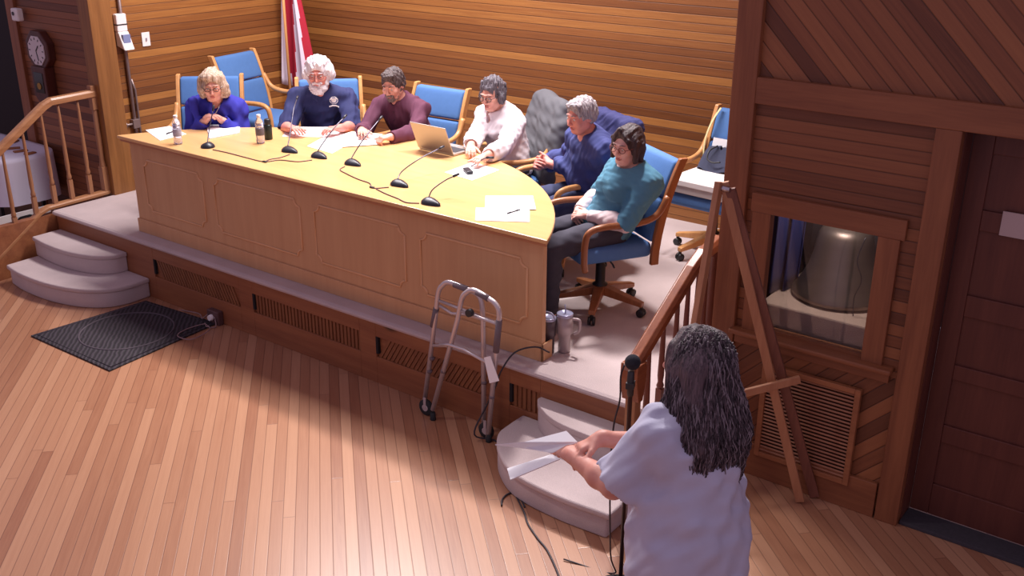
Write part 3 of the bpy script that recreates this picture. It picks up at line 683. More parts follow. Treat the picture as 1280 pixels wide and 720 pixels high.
# outlet box with its cords by the mat
p = ony(270, 388, YF-.01); ob = empty('outlet_box', (p.x, YF, p.z-.06), 0, 'metal outlet box with white plug on the stage front beside the mat', 'outlet')
MB().box(-.06, .07, -.05, -.001, -.04, .07).build('outlet_housing', plain('grey outlet metal', srgb(104, 76, 76), .5, .4), ob, bevel=.006)
MB().lathe([(.022, 0), (.024, .004), (.02, .03)], 14, (.0, -.05, .02), Matrix.Rotation(R(90), 3, 'X')).build('white_plug', M_white, ob)
M_cord = plain('pinkish grey cord', srgb(150, 122, 122), .5)
b0 = Vector((p.x, YF-.05, p.z-.03))
cable([b0+Vector((.03, 0, 0)), b0+Vector((.07, -.03, -.06)), (p.x+.03, YF-.13, .018), onz(255, 405, .018), onz(232, 412, .018), onz(222, 420, .018), onz(240, 424, .018), onz(262, 412, .018), (p.x-.03, YF-.1, .018)], .004, 'loop of pale cord lying on the right corner of the black mat', M_cord)
cable([b0+Vector((-.05, 0, 0)), b0+Vector((-.1, -.02, -.04)), (p.x-.2, YF-.03, .03), ony(212, 385, YF-.03), ony(195, 378, YF-.03)], .004, 'pale cord running left along the stage base', M_cord)

# long cable from the desk end over the stage edge to the floor
cable([(-3.06, 4.46, S+.06), (-3.12, 4.40, S+.10), (-3.20, 4.31, S+.075), (-3.245, 4.24, S-.03), (-3.27, 4.22, .35), (-3.33, 4.20, .2), (-3.35, 4.12, .05)]+[onz(x, y, .006) for x, y in ((621, 552), (626, 578), (636, 602), (645, 620), (655, 640), (660, 655), (672, 673), (684, 688), (697, 716), (706, 745))], .005, 'black cable dropping from the desk end and crossing the floor towards the camera')
cable([onz(x, y, .006) for x, y in ((627, 632), (628, 624), (634, 618), (642, 616), (650, 622), (656, 634))], .005, 'short curled end of black cable on the floor by the steps')

# ------------------------------------------------------------------ floor microphone stand
mx, my = -1.93, 3.45; hz = ony(790, 452, my)
mx = hz.x; ms = empty('microphone_stand', (mx, my, 0), R(20), 'black floor microphone on a stand before the standing person', 'microphone stand')
MB().lathe([(.13, 0), (.13, .012), (.03, .03), (.012, .034)], 28).build('stand_base', M_blk, ms)
MB().lathe([(.010, .03), (.010, hz.z-.16), (.013, hz.z-.155), (.013, hz.z-.12)], 12).build('stand_pole', plain('dark metal pole', srgb(52, 34, 40), .35, .6), ms)
mb = MB(); mb.tube([(0, 0, hz.z-.16), (0, -.012, hz.z-.10), (0, -.006, hz.z-.04)], [.014, .017, .014], 12); mb.box(-.018, .018, -.03, .01, hz.z-.12, hz.z-.09); mb.build('microphone_clip', M_blk, ms, bevel=.003)
MB().ball((.004, -.005, hz.z), .034, 12, None, (1, 1, 1)).build('foam_windscreen', plain('black foam', (.012, .012, .02, 1), .95, bump=.8, bscale=300), ms)
cable([(mx-.03, my-.01, hz.z-.02), (mx-.045, my-.01, hz.z-.08), (mx-.05, my, hz.z-.2), (mx-.075, my, hz.z-.34), (mx-.08, my, hz.z-.6), (mx-.06, my, .2), (mx-.1, my+.1, .008), (mx-.35, my+.05, .008)], .004, 'thin black cable hanging from the floor microphone')

# ------------------------------------------------------------------ wooden easel
M_es1 = wood('light easel wood', srgb(168, 112, 78), srgb(188, 134, 96), 'z', .5, 1)
M_es2 = wood('dark easel wood', srgb(108, 62, 50), srgb(140, 88, 68), 'z', .5, 1)
ez = empty('wooden_easel', (-1.7, 4.5, 0), 0, 'tall folding wooden easel standing before the bell window', 'easel')
O = Vector((-1.7, 4.5, 0)); ap = ony(904, 228, 4.45)
f2 = onz(1000, 629, 0); f3 = onz(1018, 623, 0); f1 = onz(884, 585, 0)
f1 = Vector((ony(889, 440, 4.30).x-.02, 4.28, 0))
MB().bar(ap-O+Vector((-.02, 0, .0)), Vector((-2.06, 4.05, .0))-O+Vector((0, 0, .012)), .05, .03, (1, 0, 0)).build('easel_leg', M_es1, ez, bevel=.003)
MB().bar(ap-O+Vector((.0, .012, 0)), f2-O+Vector((0, 0, .012)), .022, .045, (1, .3, 0)).build('easel_leg', M_es1, ez, bevel=.003)
MB().bar(ap-O+Vector((.03, .02, -.03)), f3-O+Vector((0, 0, .012)), .022, .05, (1, .3, 0)).build('easel_leg', M_es2, ez, bevel=.003)
ca, cb = ony(912, 496, 4.40), ony(1000, 474, 4.62)
MB().bar(ca-O, cb-O, .02, .042).build('easel_crossbar', M_es1, ez, bevel=.003)
MB().lathe([(.014, -.04), (.014, .04)], 12, ap-O+Vector((0, 0, -.03)), Matrix.Rotation(R(90), 3, 'Y')).build('hinge_bolt', M_chrome, ez)

# ------------------------------------------------------------------ bell in its niche
bc = ony(1043, 395, 5.2); by0 = 1.00
bl = empty('bronze_bell', (bc.x, 5.22, by0), 0, 'large dull bronze bell hanging behind the glass of the small window', 'bell')
M_bell = plain('aged bronze', srgb(128, 112, 104), .42, .75, noise=.15)
MB().lathe([(.235, 0), (.25, .006), (.247, .03), (.225, .055), (.222, .065), (.205, .09), (.203, .10), (.18, .15), (.16, .22), (.148, .30), (.14, .345), (.128, .37), (.10, .39), (.05, .40)], 44).build('bell_body', M_bell, bl)
mb = MB(); mb.tube(spline([(-.05, 0, .39), (-.045, 0, .44), (0, 0, .47), (.045, 0, .44), (.05, 0, .39)], 5), .016, 10); mb.lathe([(.03, .44), (.03, .5)], 12); mb.build('bell_crown', M_bell, bl)
MB().box(-.3, .3, -.03, .03, .50, .56).build('bell_yoke', M_dark, bl, bevel=.005)
M_chip = carpet('pinkish chip surface', srgb(206, 176, 160))
tag(MB().box(-1.99, -1.30, YB+.09, 5.70, .832, .99).build('bell_plinth', M_chip, bevel=.01), 'pinkish beige block under the bell behind the glass', 'plinth')
def cur(u, v): return (-2.03+.12*u+.012*math.sin(v*3), 4.99+.035*math.sin(u*16)+.2*u, .995+.85*v)
o = MB().grid(cur, 40, 10).build('blue_curtain', plain('dark blue curtain', srgb(34, 40, 92), .8), solid=.004); tag(o, 'dark blue curtain at the left of the bell behind the glass', 'curtain')
cable([(bc.x+.17, 5.0, 1.42), (bc.x+.15, 4.98, 1.3), (bc.x+.185, 4.98, 1.2), (bc.x+.16, 4.98, 1.1), (bc.x+.17, 4.97, 1.0)], .003, 'thin dark wire hanging beside the bell behind the glass')

# ------------------------------------------------------------------ flag
fx, fyy = -7.97, 6.93
fl = empty('flag_stand', (fx, fyy, S), 0, 'wooden pole with a draped red and white striped flag in the stage corner', 'flag')
MB().lathe([(.16, 0), (.16, .02), (.05, .05), (.02, .10)], 24).build('flag_base', M_cwd, fl)
MB().lathe([(.014, .05), (.014, 2.2)], 12).build('flag_pole', M_cw, fl)
mR, mW, mB_ = plain('flag red', srgb(176, 26, 52), .7), plain('flag white', srgb(222, 208, 222), .7), plain('flag blue', srgb(40, 44, 110), .7)
mb = MB(); nu, nv = 66, 24
def fp(u, v):
    z = 2.10-1.52*v*(1-.22*abs(u-.45)); spread = .05+.30*v**.7
    x = (u-.42)*spread*1.25+.02*math.sin(u*9+2); y = .075+.05*math.sin(u*19+v*1.5)*(.3+v)-.02*math.cos(u*7)
    return Vector((x+.05*v*(u-.2), y, z))
g_ = [[mb.bm.verts.new(fp(i/(nu-1), j/(nv-1))) for j in range(nv)] for i in range(nu)]
for i in range(nu-1):
    for j in range(nv-1):
        u = i/(nu-1)+.10*(j/(nv-1))*(1 if i > 30 else -.2); s_ = int(u*8.2); mb.mi = s_ % 2
        if j < 5 and i > 20: mb.mi = 2
        mb._f([g_[i][j], g_[i+1][j], g_[i+1][j+1], g_[i][j+1]], True)
mb.build('striped_flag', [mR, mW, mB_], fl, solid=.003)

# ------------------------------------------------------------------ things on the left walls
def disp():
    p = onx(150, 42, XL); d = empty('sanitizer_dispenser', (XL, p.y, p.z), 0, 'white wall dispenser beside the pipe on the left stage wall', 'dispenser')
    MB().box(.001, .05, -.05, .05, .02, .17).build('dispenser_body', M_white, d, bevel=.01)
    MB().box(.001, .052, -.052, .052, .075, .085).build('dispenser_band', M_blk, d)
    mb = MB(); mb.hexa([(.005, -.05, -.10), (.12, -.05, -.13), (.12, .05, -.13), (.005, .05, -.10), (.005, -.05, .02), (.055, -.05, .02), (.055, .05, .02), (.005, .05, .02)]); mb.build('drip_tray', M_white, d, bevel=.008)
    MB().box(.06, .095, -.035, .035, -.09, -.0).build('dispenser_window', plain('grey blue window', srgb(130, 140, 180), .3), d)
disp()
pts = [onx(147, 0, XL+.02), onx(152, 30, XL+.02), onx(158, 70, XL+.02), onx(164, 110, XL+.02), onx(169, 150, XL+.02), onx(170, 168, XL+.02)]
yy = sum(p.y for p in pts)/len(pts)
cn = empty('wall_conduit', (XL, yy+.0, S), 0, 'grey metal pipe running down the left stage wall beside the light switch', 'pipe')
M_pipe = plain('dull grey pipe', srgb(148, 130, 128), .4, .6)
MB().tube([(.022, 0, .02), (.022, 0, 2.4)], .016, 12).build('pipe', M_pipe, cn)
MB().tube([(.02, .045, .02), (.02, .045, .85), (.02, .02, .95)], .010, 10).build('side_pipe', M_pipe, cn)
mb = MB(); mb.box(.002, .05, -.035, .035, .52, .60); mb.tube([(.03, -.10, .56), (.03, .0, .56)], .011, 10); mb.lathe([(.028, -.006), (.028, .006)], 14, (.03, -.10, .56), Matrix.Rotation(R(90), 3, 'X')); mb.build('pipe_valve', M_pipe, cn, bevel=.004)
p = onx(182, 49, XL); sw = empty('light_switch', (XL, p.y, p.z), 0, 'white light switch plate on the left stage wall', 'switch')
MB().box(.001, .008, -.04, .04, -.06, .06).build('switch_plate', M_white, sw, bevel=.002); MB().box(.008, .016, -.006, .006, -.012, .012).build('switch_toggle', plain('grey toggle', srgb(150, 140, 150), .4), sw)
# wall clock
p = ony(56, 62, YC); ck = empty('wall_clock', (p.x, YC, p.z), 0, 'dark wooden octagonal pendulum clock with white dial on the left wall', 'clock')
M_ckw = wood('dark clock wood', srgb(62, 28, 24), srgb(92, 44, 34), 'z', .4)
octa = lambda r: [(r*math.cos(R(22.5+45*i)), r*math.sin(R(22.5+45*i))) for i in range(8)]
MB().prism(octa(.185), -.075, -.001, 'y').build('clock_case', M_ckw, ck, bevel=.01)
MB().prism([(-.11, -.14), (.11, -.14), (.11, -.40), (.06, -.46), (-.06, -.46), (-.11, -.40)], -.10, -.001, 'y').build('pendulum_case', M_ckw, ck, bevel=.008)
MB().prism([(-.07, -.19), (.07, -.19), (.07, -.37), (-.07, -.37)], -.104, -.10, 'y').build('pendulum_glass', plain('black glass', (.01, .012, .01, 1), .1), ck)
MB().lathe([(.03, -.002), (.03, .002)], 18, (0, -.107, -.31), Matrix.Rotation(R(90), 3, 'X')).build('pendulum_bob', plain('brass', srgb(170, 130, 60), .3, .8), ck)
dl = MB().prism(octa(.135), -.082, -.075, 'y').build('clock_dial', plain('clock dial white', srgb(214, 204, 206), .6), ck)
mb = MB()
for k in range(12):
    a = R(30*k); mb.bar((.095*math.sin(a), -.0835, .095*math.cos(a)), (.115*math.sin(a), -.0835, .115*math.cos(a)), .008, .003, (0, 1, 0))
mb.build('hour_marks', M_blk, dl)
mb = MB(); mb.bar((0, -.086, 0), (.02, -.086, -.085), .008, .002, (0, 1, 0)); mb.bar((0, -.086, 0), (.045, -.086, .045), .01, .002, (0, 1, 0)); mb.build('clock_hands', M_blk, dl)
p = ony(23, 18, YC-.05); cb_ = empty('wall_sensor', (p.x, YC-.031, p.z), 0, 'small white box with a dark round opening above the wall clock', 'sensor')
MB().box(-.055, .055, -.06, -.001, -.055, .055).build('sensor_housing', M_white, cb_, bevel=.012)
MB().lathe([(.017, 0), (.017, .004)], 16, (-.01, -.062, .01), Matrix.Rotation(R(90), 3, 'X')).build('sensor_lens', M_blk, cb_)

# ------------------------------------------------------------------ cloth-covered table and white banner beyond the left railing
tb = empty('covered_table', (-9.52, 4.585, 0), 0, 'round-cornered table under a white cloth beyond the left railing', 'table')
def clothf(u, v):
    a = 2*math.pi*u; c, s = math.cos(a), math.sin(a); ex = .725*math.copysign(abs(c)**.35, c); ey = .325*math.copysign(abs(s)**.55, s)
    if v < .35: k = v/.35; return (ex*k, ey*k, .76)
    k = (v-.35)/.65; f = 1+.02*k+.008*k*math.sin(a*11); return (ex*f, ey*f, .76-.012*min(1, k*8)-.40*k)
MB().grid(clothf, 90, 24, True).build('table_cloth', plain('white lavender cloth', srgb(222, 216, 232), .8), tb)
mb = MB()
for s in (-1, 1):
    for t_ in (-1, 1): mb.box(s*.45-.015, s*.45+.015, t_*.2-.015, t_*.2+.015, 0, .74)
mb.box(-.5, .5, -.25, .25, .72, .745); mb.build('table_frame', M_blk, tb)
for k, (x, y, sx) in enumerate(((14, 187, .09), (28, 190, .06), (40, 193, .05), (20, 178, .05))):
    q = onz(x, y, .762); tag(MB().box(-sx, sx, -.025, .025, 0, .012).build('wooden_offcut', M_cwd, loc=(q.x-.03, q.y, .762), rot=(0, 0, R(20*k+60)), bevel=.003),
        ['longest brown strip on the white cloth-covered table', 'middle brown strip on the white cloth-covered table', 'brown strip nearest the rounded end of the covered table', 'small brown strip at the back of the covered table'][k], 'strip', 'brown strips on the covered table')
bn = empty('white_banner', (-8.66, 4.2, 0), 0, 'bright white board with thick black outlined lettering low behind the left railing', 'banner')
MB().box(-.012, 0, -.75, .47, .0, .335).build('banner_sheet', M_white, bn, bevel=.003)
mb = MB()
for y0 in (-.62, -.24, .10):
    for pl in ([(0, .19), (0, .25), (.03, .285), (.13, .285), (.17, .25), (.33, .25)], [(.03, .19), (.03, .235), (.15, .235)], [(0, .19), (.30, .19)]):
        for a, b in zip(pl, pl[1:]): mb.bar((.003, y0+a[0], a[1]), (.003, y0+b[0], b[1]), .02, .006, (1, 0, 0))
mb.build('banner_lettering', M_blk, bn)
# ------------------------------------------------------------------ smooth bodies: signed distance field -> one continuous mesh
class Field:
    def __init__(s, lo, hi, res):
        s.lo = np.array(lo, float); s.res = res; s.n = np.ceil((np.array(hi)-s.lo)/res).astype(int)+1
        s.v = np.full(s.n, .08, np.float32)
    def win(s, lo, hi, m):
        a = np.maximum(0, np.floor((np.array(lo)-m-s.lo)/s.res).astype(int)); b = np.minimum(s.n, np.ceil((np.array(hi)+m-s.lo)/s.res).astype(int)+1)
        if (b <= a).any(): return None
        ax = [(s.lo[i]+np.arange(a[i], b[i])*s.res).astype(np.float32) for i in range(3)]
        return tuple(slice(a[i], b[i]) for i in range(3)), ax[0][:, None, None], ax[1][None, :, None], ax[2][None, None, :]
    def comb(s, sl, d, k, op):
        o = s.v[sl]
        if op == 'add':
            if k > 0: h = np.maximum(k-np.abs(o-d), 0)/k; s.v[sl] = np.minimum(o, d)-h*h*k*.25
            else: s.v[sl] = np.minimum(o, d)
        elif op == 'sub':
            d = -d
            if k > 0: h = np.maximum(k-np.abs(o-d), 0)/k; s.v[sl] = np.maximum(o, d)+h*h*k*.25
            else: s.v[sl] = np.maximum(o, d)
    def cap(s, a, b, ra, rb=None, k=.02, op='add', sy=None):
        a = np.array(a, float); b = np.array(b, float); rb = ra if rb is None else rb; rm = max(ra, rb)
        w_ = s.win(np.minimum(a, b)-rm, np.maximum(a, b)+rm, .03)
        if w_ is None: return s
        sl, X, Y, Z = w_; d = b-a; L = max(1e-9, d@d)
        px, py, pz = X-a[0], Y-a[1], Z-a[2]
        t = np.clip((px*d[0]+py*d[1]+pz*d[2])/L, 0, 1)
        q = np.sqrt((px-t*d[0])**2+(py-t*d[1])**2+(pz-t*d[2])**2)-(ra+(rb-ra)*t)
        s.comb(sl, q, k, op); return s
    def ell(s, c, r, k=.02, op='add', M=None):
        c = np.array(c, float); r = np.array(r, float); rm = r.max() if M is not None else r
        w_ = s.win(c-rm, c+rm, .03)
        if w_ is None: return s
        sl, X, Y, Z = w_; px, py, pz = X-c[0], Y-c[1], Z-c[2]
        if M is not None:
            M = np.array(M); px, py, pz = (px*M[0, i]+py*M[1, i]+pz*M[2, i] for i in range(3))
        k0 = np.sqrt((px/r[0])**2+(py/r[1])**2+(pz/r[2])**2); k1 = np.sqrt((px/r[0]**2)**2+(py/r[1]**2)**2+(pz/r[2]**2)**2)
        s.comb(sl, k0*(k0-1)/np.maximum(k1, 1e-6), k, op); return s
    def plane(s, p, n, k=.0):
        """cut away the side the normal n points to"""
        n = np.array(n, float); n /= np.linalg.norm(n)
        sl, X, Y, Z = s.win(s.lo, s.lo+s.n*s.res, 0); d = (X-p[0])*n[0]+(Y-p[1])*n[1]+(Z-p[2])*n[2]
        s.comb(sl, -d, k, 'sub'); return s
    def noise(s, amp, f, seed=0, stretch=(1, 1, 1)):
        rs = np.random.RandomState(seed); sl, X, Y, Z = s.win(s.lo, s.lo+s.n*s.res, 0)
        for o in range(3):
            F = rs.randn(3, 3)*f*(1.8**o)*np.array(stretch)[None, :]; ph = rs.rand(3)*6.28
            a = [np.sin(F[i, 0]*X+F[i, 1]*Y+F[i, 2]*Z+ph[i]) for i in range(3)]
            s.v += (amp/(1.7**o))*(a[0]*a[1]+.6*a[2]*a[0]).astype(np.float32)
        return s
    def sample(s, p):
        g = (np.array(p)-s.lo)/s.res; i = np.clip(np.floor(g).astype(int), 0, s.n-2); f = g-i; v = 0
        for dx in (0, 1):
            for dy in (0, 1):
                for dz in (0, 1):
                    v += s.v[i[0]+dx, i[1]+dy, i[2]+dz]*(f[0] if dx else 1-f[0])*(f[1] if dy else 1-f[1])*(f[2] if dz else 1-f[2])
        return v
    def mesh(s, name, mats, parent=None, assign=None, smooth_it=1):
        v = s.v.copy(); v[0], v[-1], v[:, 0], v[:, -1], v[:, :, 0], v[:, :, -1] = (.05,)*6
        ins = v < 0; n = v.shape
        c = np.zeros((n[0]-1, n[1]-1, n[2]-1), np.int8); offs = [(x, y, z) for x in (0, 1) for y in (0, 1) for z in (0, 1)]
        for o in offs: c += ins[o[0]:n[0]-1+o[0], o[1]:n[1]-1+o[1], o[2]:n[2]-1+o[2]]
        act = (c > 0) & (c < 8); I = np.argwhere(act); idx = np.full(act.shape, -1, np.int64); idx[act] = np.arange(len(I))
        vals = {o: v[I[:, 0]+o[0], I[:, 1]+o[1], I[:, 2]+o[2]] for o in offs}
        P = np.zeros((len(I), 3)); W = np.zeros(len(I))
        for a in offs:
            for ax in range(3):
                if a[ax]: continue
                b = list(a); b[ax] = 1; b = tuple(b); va, vb = vals[a], vals[b]; cr = (va < 0) != (vb < 0)
                t = np.where(cr, va/np.where(np.abs(va-vb) < 1e-9, 1, va-vb), 0); p = np.array(a, float)[None, :].repeat(len(I), 0); p[:, ax] += t
                P += p*cr[:, None]; W += cr
        P = (P/np.maximum(W, 1)[:, None]+I)*s.res+s.lo
        quads = []
        for ax in range(3):
            a = [slice(1, n[i]-1) for i in range(3)]; b = list(a); a[ax] = slice(0, n[ax]-1); b[ax] = slice(1, n[ax])
            ia, ib = ins[tuple(a)], ins[tuple(b)]; E = np.argwhere(ia != ib); st = ia[tuple(E.T)]
            o = np.array([1, 1, 1]); o[ax] = 0; G = E+o; u, w_ = [(1, 2), (2, 0), (0, 1)][ax]
            def at(du, dw):
                H = G.copy(); H[:, u] -= du; H[:, w_] -= dw; return idx[H[:, 0], H[:, 1], H[:, 2]]
            Q = np.stack([at(1, 1), at(0, 1), at(0, 0), at(1, 0)], 1); Q[~st] = Q[~st][:, ::-1]; quads.append(Q)
        Q = np.concatenate(quads); Q = Q[(Q >= 0).all(1)]
        me = bpy.data.meshes.new(name); me.vertices.add(len(P)); me.vertices.foreach_set('co', P.astype(np.float32).ravel())
        me.loops.add(Q.size); me.loops.foreach_set('vertex_index', Q.astype(np.int32).ravel()); me.polygons.add(len(Q))
        me.polygons.foreach_set('loop_start', np.arange(0, Q.size, 4, dtype=np.int32)); me.polygons.foreach_set('loop_total', np.full(len(Q), 4, np.int32))
        for m in (mats if isinstance(mats, (list, tuple)) else [mats]): me.materials.append(m)
        if assign is not None: me.polygons.foreach_set('material_index', assign(P[Q].mean(1)).astype(np.int32))
        me.polygons.foreach_set('use_smooth', np.ones(len(Q), bool)); me.update(); me.validate()
        o = bpy.data.objects.new(name, me); C.objects.link(o)
        if parent: o.parent = parent
        if smooth_it: m = o.modifiers.new('smooth', 'SMOOTH'); m.factor = .5; m.iterations = smooth_it
        return o
def rotm(yaw=0, pitch=0, roll=0):
    """columns = head right/back/up axes; yaw>0 turns to the figure's left (+X), pitch>0 looks down, roll>0 tips to +X"""
    return Matrix.Rotation(R(yaw), 3, 'Z') @ Matrix.Rotation(R(pitch), 3, 'X') @ Matrix.Rotation(R(roll), 3, 'Y')
def npv(v): return np.array(tuple(v))
# ------------------------------------------------------------------ figures
def add_head(F, c, M, w=1.0, jaw=1.0, nose=1.0, mouth_open=0):
    """c: centre of the head (between the ears); local face looks to -Y"""
    Mn = np.array(M)
    def p(x, y, z): return npv(Vector(c)+M @ Vector((x*w, y, z)))
    F.ell(p(0, .018, .030), (.074*w, .094, .086), .02, M=Mn)
    F.ell(p(0, -.022, -.025), (.060*w*jaw, .068, .082), .03, M=Mn)
    F.ell(p(0, -.050, -.088), (.030*w*jaw, .028, .022), .03, M=Mn)              # chin
    for s_ in (-1, 1):
        F.cap(p(s_*.052*jaw, .0, -.055), p(s_*.024*jaw, -.052, -.088), .017, .016, .022)   # jaw line
        F.ell(p(s_*.038, -.066, -.022), (.022, .018, .02), .022, M=Mn)          # cheek
        F.ell(p(s_*.031, -.092, .012), (.019, .013, .0125), .012, 'sub', M=Mn)  # socket
        F.cap(p(s_*.012, -.086, .030), p(s_*.045, -.076, .031), .007, .006, .012)  # brow
        F.ell(p(s_*.031, -.076, .009), (.0135, .0125, .0105), .004, M=Mn)       # lids
        F.ell(p(s_*.076, .012, -.004), (.009, .019, .031), .006, M=Mn)          # ear
        F.ell(p(s_*.081, .004, .0), (.006, .008, .014), .005, 'sub', M=Mn)
    F.cap(p(0, -.086, .022), p(0, -.110*1, -.022), .0065, .0105*nose, .010)        # nose
    for s_ in (-1, 1): F.ell(p(s_*.012*nose, -.098, -.027), (.008, .009, .007), .008, M=Mn)
    F.ell(p(0, -.088, -.052), (.022, .010, .006), .008, M=Mn); F.ell(p(0, -.086, -.0625), (.019, .010, .006), .006, M=Mn)   # lips
    F.ell(p(0, -.099, -.0572), (.022, .006, .0016 if not mouth_open else .008), .003, 'sub', M=Mn)
def add_hand(F, wrist, d, n, side, curl=35, size=1.0, spread=7, thumb=40, flat=False):
    """d: towards the fingers, n: out of the back of the hand, side=+1 when the thumb lies towards d x n"""
    d = Vector(d).normalized(); n = Vector(n); n = (n-d*n.dot(d)).normalized(); t = d.cross(n)*side; w = Vector(wrist); z = size
    F.cap(npv(w-d*.01), npv(w+d*.03*z), .024*z, .026*z, .02)
    for k, (o, r) in enumerate(((.027, .0135), (.009, .0145), (-.009, .014), (-.026, .0125))):
        F.cap(npv(w+d*.015*z+t*o*.55*z), npv(w+d*.082*z+t*o*z), .0135*z, r*.95*z, .012)
    L = ((.040, .024, .019), (.044, .028, .021), (.041, .026, .020), (.032, .020, .017))
    for k, o in enumerate((.028, .0095, -.0095, -.028)):
        p = w+d*.082*z+t*o*z; a = R(-spread*(k-1.5)*-1)*side*0; cur = 0
        dd = (d+t*math.tan(R(spread))*(1.5-k)/1.5).normalized()
        for j in range(3):
            cur += curl*(.8, 1.0, .7)[j]; v = dd*math.cos(R(cur))-n*math.sin(R(cur)); q = p+v*L[k][j]*z
            F.cap(npv(p), npv(q), (.0095, .0088, .0078)[j]*z, (.0088, .0078, .0068)[j]*z, .003); p = q
    p = w+d*.025*z+t*.022*z; v = (d*math.cos(R(thumb))+t*math.sin(R(thumb))-n*.25).normalized()
    q = p+v*.045*z; F.cap(npv(p), npv(q), .0145*z, .0115*z, .012)
    v2 = (v*.8+d*.45-n*.2).normalized(); r_ = q+v2*.032*z; F.cap(npv(q), npv(r_), .011*z, .0095*z, .003)
    v3 = (v2+d*.3).normalized(); F.cap(npv(r_), npv(r_+v3*.024*z), .0098*z, .0078*z, .003)
def lerp(a, b, t): return tuple(a[i]+(b[i]-a[i])*t for i in range(3))
class Fig:
    """a figure in its own frame: origin on the ground under the hips, looking to -Y, its left is +X"""
    def __init__(s, root, J, girth=1.0, chest=1.0, shw=.175, belly=0.0, hw=1.0, jaw=1.0, nose=1.0, bust=0, mouth_open=0):
        s.root, s.J, s.g, s.ch, s.shw, s.belly, s.hw, s.jaw, s.nose, s.bust, s.mo = root, J, girth, chest, shw, belly, hw, jaw, nose, bust, mouth_open
    def torso(s, F, o=0.0):
        J = s.J; g = s.g; ch = s.ch; pel, mid, chs, nk = J['pelvis'], J['waist'], J['chest'], J['neck']
        F.ell(pel, (.165*g+o, .125*g+o, .115+o), .05)
        F.cap(npv(pel), npv(mid), .118*g+o, .115*g+o, .06)
        F.ell(mid, (.145*g+o+s.belly*.5, .112*g+o+s.belly, .13+o), .06)
        if s.belly: F.ell((mid[0], mid[1]-.06-s.belly*.6, mid[2]-.02), (.13*g+o, .10+s.belly*.6+o, .13+o), .06)
        F.ell(chs, (.158*ch+o, .108*ch+o, .145+o), .06)
        for s_, A in ((-1, 'R'), (1, 'L')):
            sh = J['sh'+A]; F.cap(npv(lerp(chs, nk, .75)), npv(sh), .058+o, .052+o, .05)
            F.cap(npv(lerp(chs, pel, .1)), npv(lerp(sh, chs, .35)), .09*ch+o, .06+o, .06)
            if s.bust: F.ell((chs[0]+s_*.068, chs[1]-.085, chs[2]-.03), (.062+o, .055+o, .062+o), .04)
    def arm(s, F, A, o=0.0, upto=1.0, g=None):
        J = s.J; g = g or s.ag; sh, el, wr = J['sh'+A], J['el'+A], J['wr'+A]
        F.cap(npv(sh), npv(el), .049*g+o, .039*g+o, .03)
        if upto > 0:
            F.cap(npv(el), npv(lerp(el, wr, .35*min(1, upto/.35))), .039*g+o, .041*g+o, .02)
            if upto > .35: F.cap(npv(lerp(el, wr, .35)), npv(lerp(el, wr, upto)), .041*g+o, (.041+(.026-.041)*(upto-.35)/.65)*g+o, .02)
    def legs(s, F, o=0.0, g=1.0, foot=True):
        J = s.J
        for A in 'RL':
            hp, kn, an, to = J['hip'+A], J['kn'+A], J['an'+A], J['toe'+A]
            F.cap(npv(hp), npv(kn), .088*g+o, .060*g+o, .05); F.cap(npv(kn), npv(lerp(kn, an, .35)), .058*g+o, .056*g+o, .03); F.cap(npv(lerp(kn, an, .35)), npv(an), .056*g+o, .036*g+o, .03)
            if foot: F.cap(npv(an), npv(lerp(an, to, .35)), .036, .034, .02); F.cap(npv(lerp(an, to, .2)), npv(to), .034, .026, .02)
    ag = 1.0
def seated(neck=(0, -.05, 1.06), head=None, pel=(0, .02, .57), shw=.18, knees=.14, shz=.075, back=0):
    """joint table of a sitting figure; neck and head give the lean"""
    J = {'pelvis': pel, 'neck': neck}
    J['waist'] = lerp(pel, neck, .36); J['waist'] = (J['waist'][0], J['waist'][1]+.02, J['waist'][2])
    J['chest'] = lerp(pel, neck, .72); J['chest'] = (J['chest'][0], J['chest'][1]+.012, J['chest'][2])
    J['head'] = head or (neck[0], neck[1]-.035, neck[2]+.135)
    for A, s_ in (('R', -1), ('L', 1)):
        J['sh'+A] = (neck[0]+s_*shw, neck[1]+.015, neck[2]-shz)
        J['hip'+A] = (pel[0]+s_*.09, pel[1]-.03, pel[2]-.03)
        J['kn'+A] = (s_*knees, -.44, .53); J['an'+A] = (s_*knees*.9, -.42, .085); J['toe'+A] = (s_*knees, -.56, .035)
    return J
M_skinc = {}
def skin(key, col):
    if key not in M_skinc:
        t = NT('skin '+key); t.set(Roughness=.5); t.b.inputs['Subsurface Weight'].default_value = .08; t.b.inputs['Subsurface Radius'].default_value = (.01, .004, .002)
        nz = t.n('TexNoise'); nz.inputs['Scale'].default_value = 22; nz.inputs['Detail'].default_value = 3; t.l(t.n('TexCoord').outputs['Object'], nz.inputs['Vector'])
        t.l(t.ramp(nz.outputs[0], [(.35, (col[0]*.92, col[1]*.8, col[2]*.8, 1)), (.65, col)]), t.b.inputs['Base Color']); M_skinc[key] = t.m
    return M_skinc[key]
M_lip = plain('lip', srgb(176, 96, 92), .45); M_eye = plain('eye white', srgb(220, 212, 208), .2); M_iris = plain('iris', srgb(50, 34, 28), .15)
def cloth(name, col, rough=.85, bump=.15): return plain(name, col, rough, noise=.07, nscale=14, bump=bump, bscale=350)
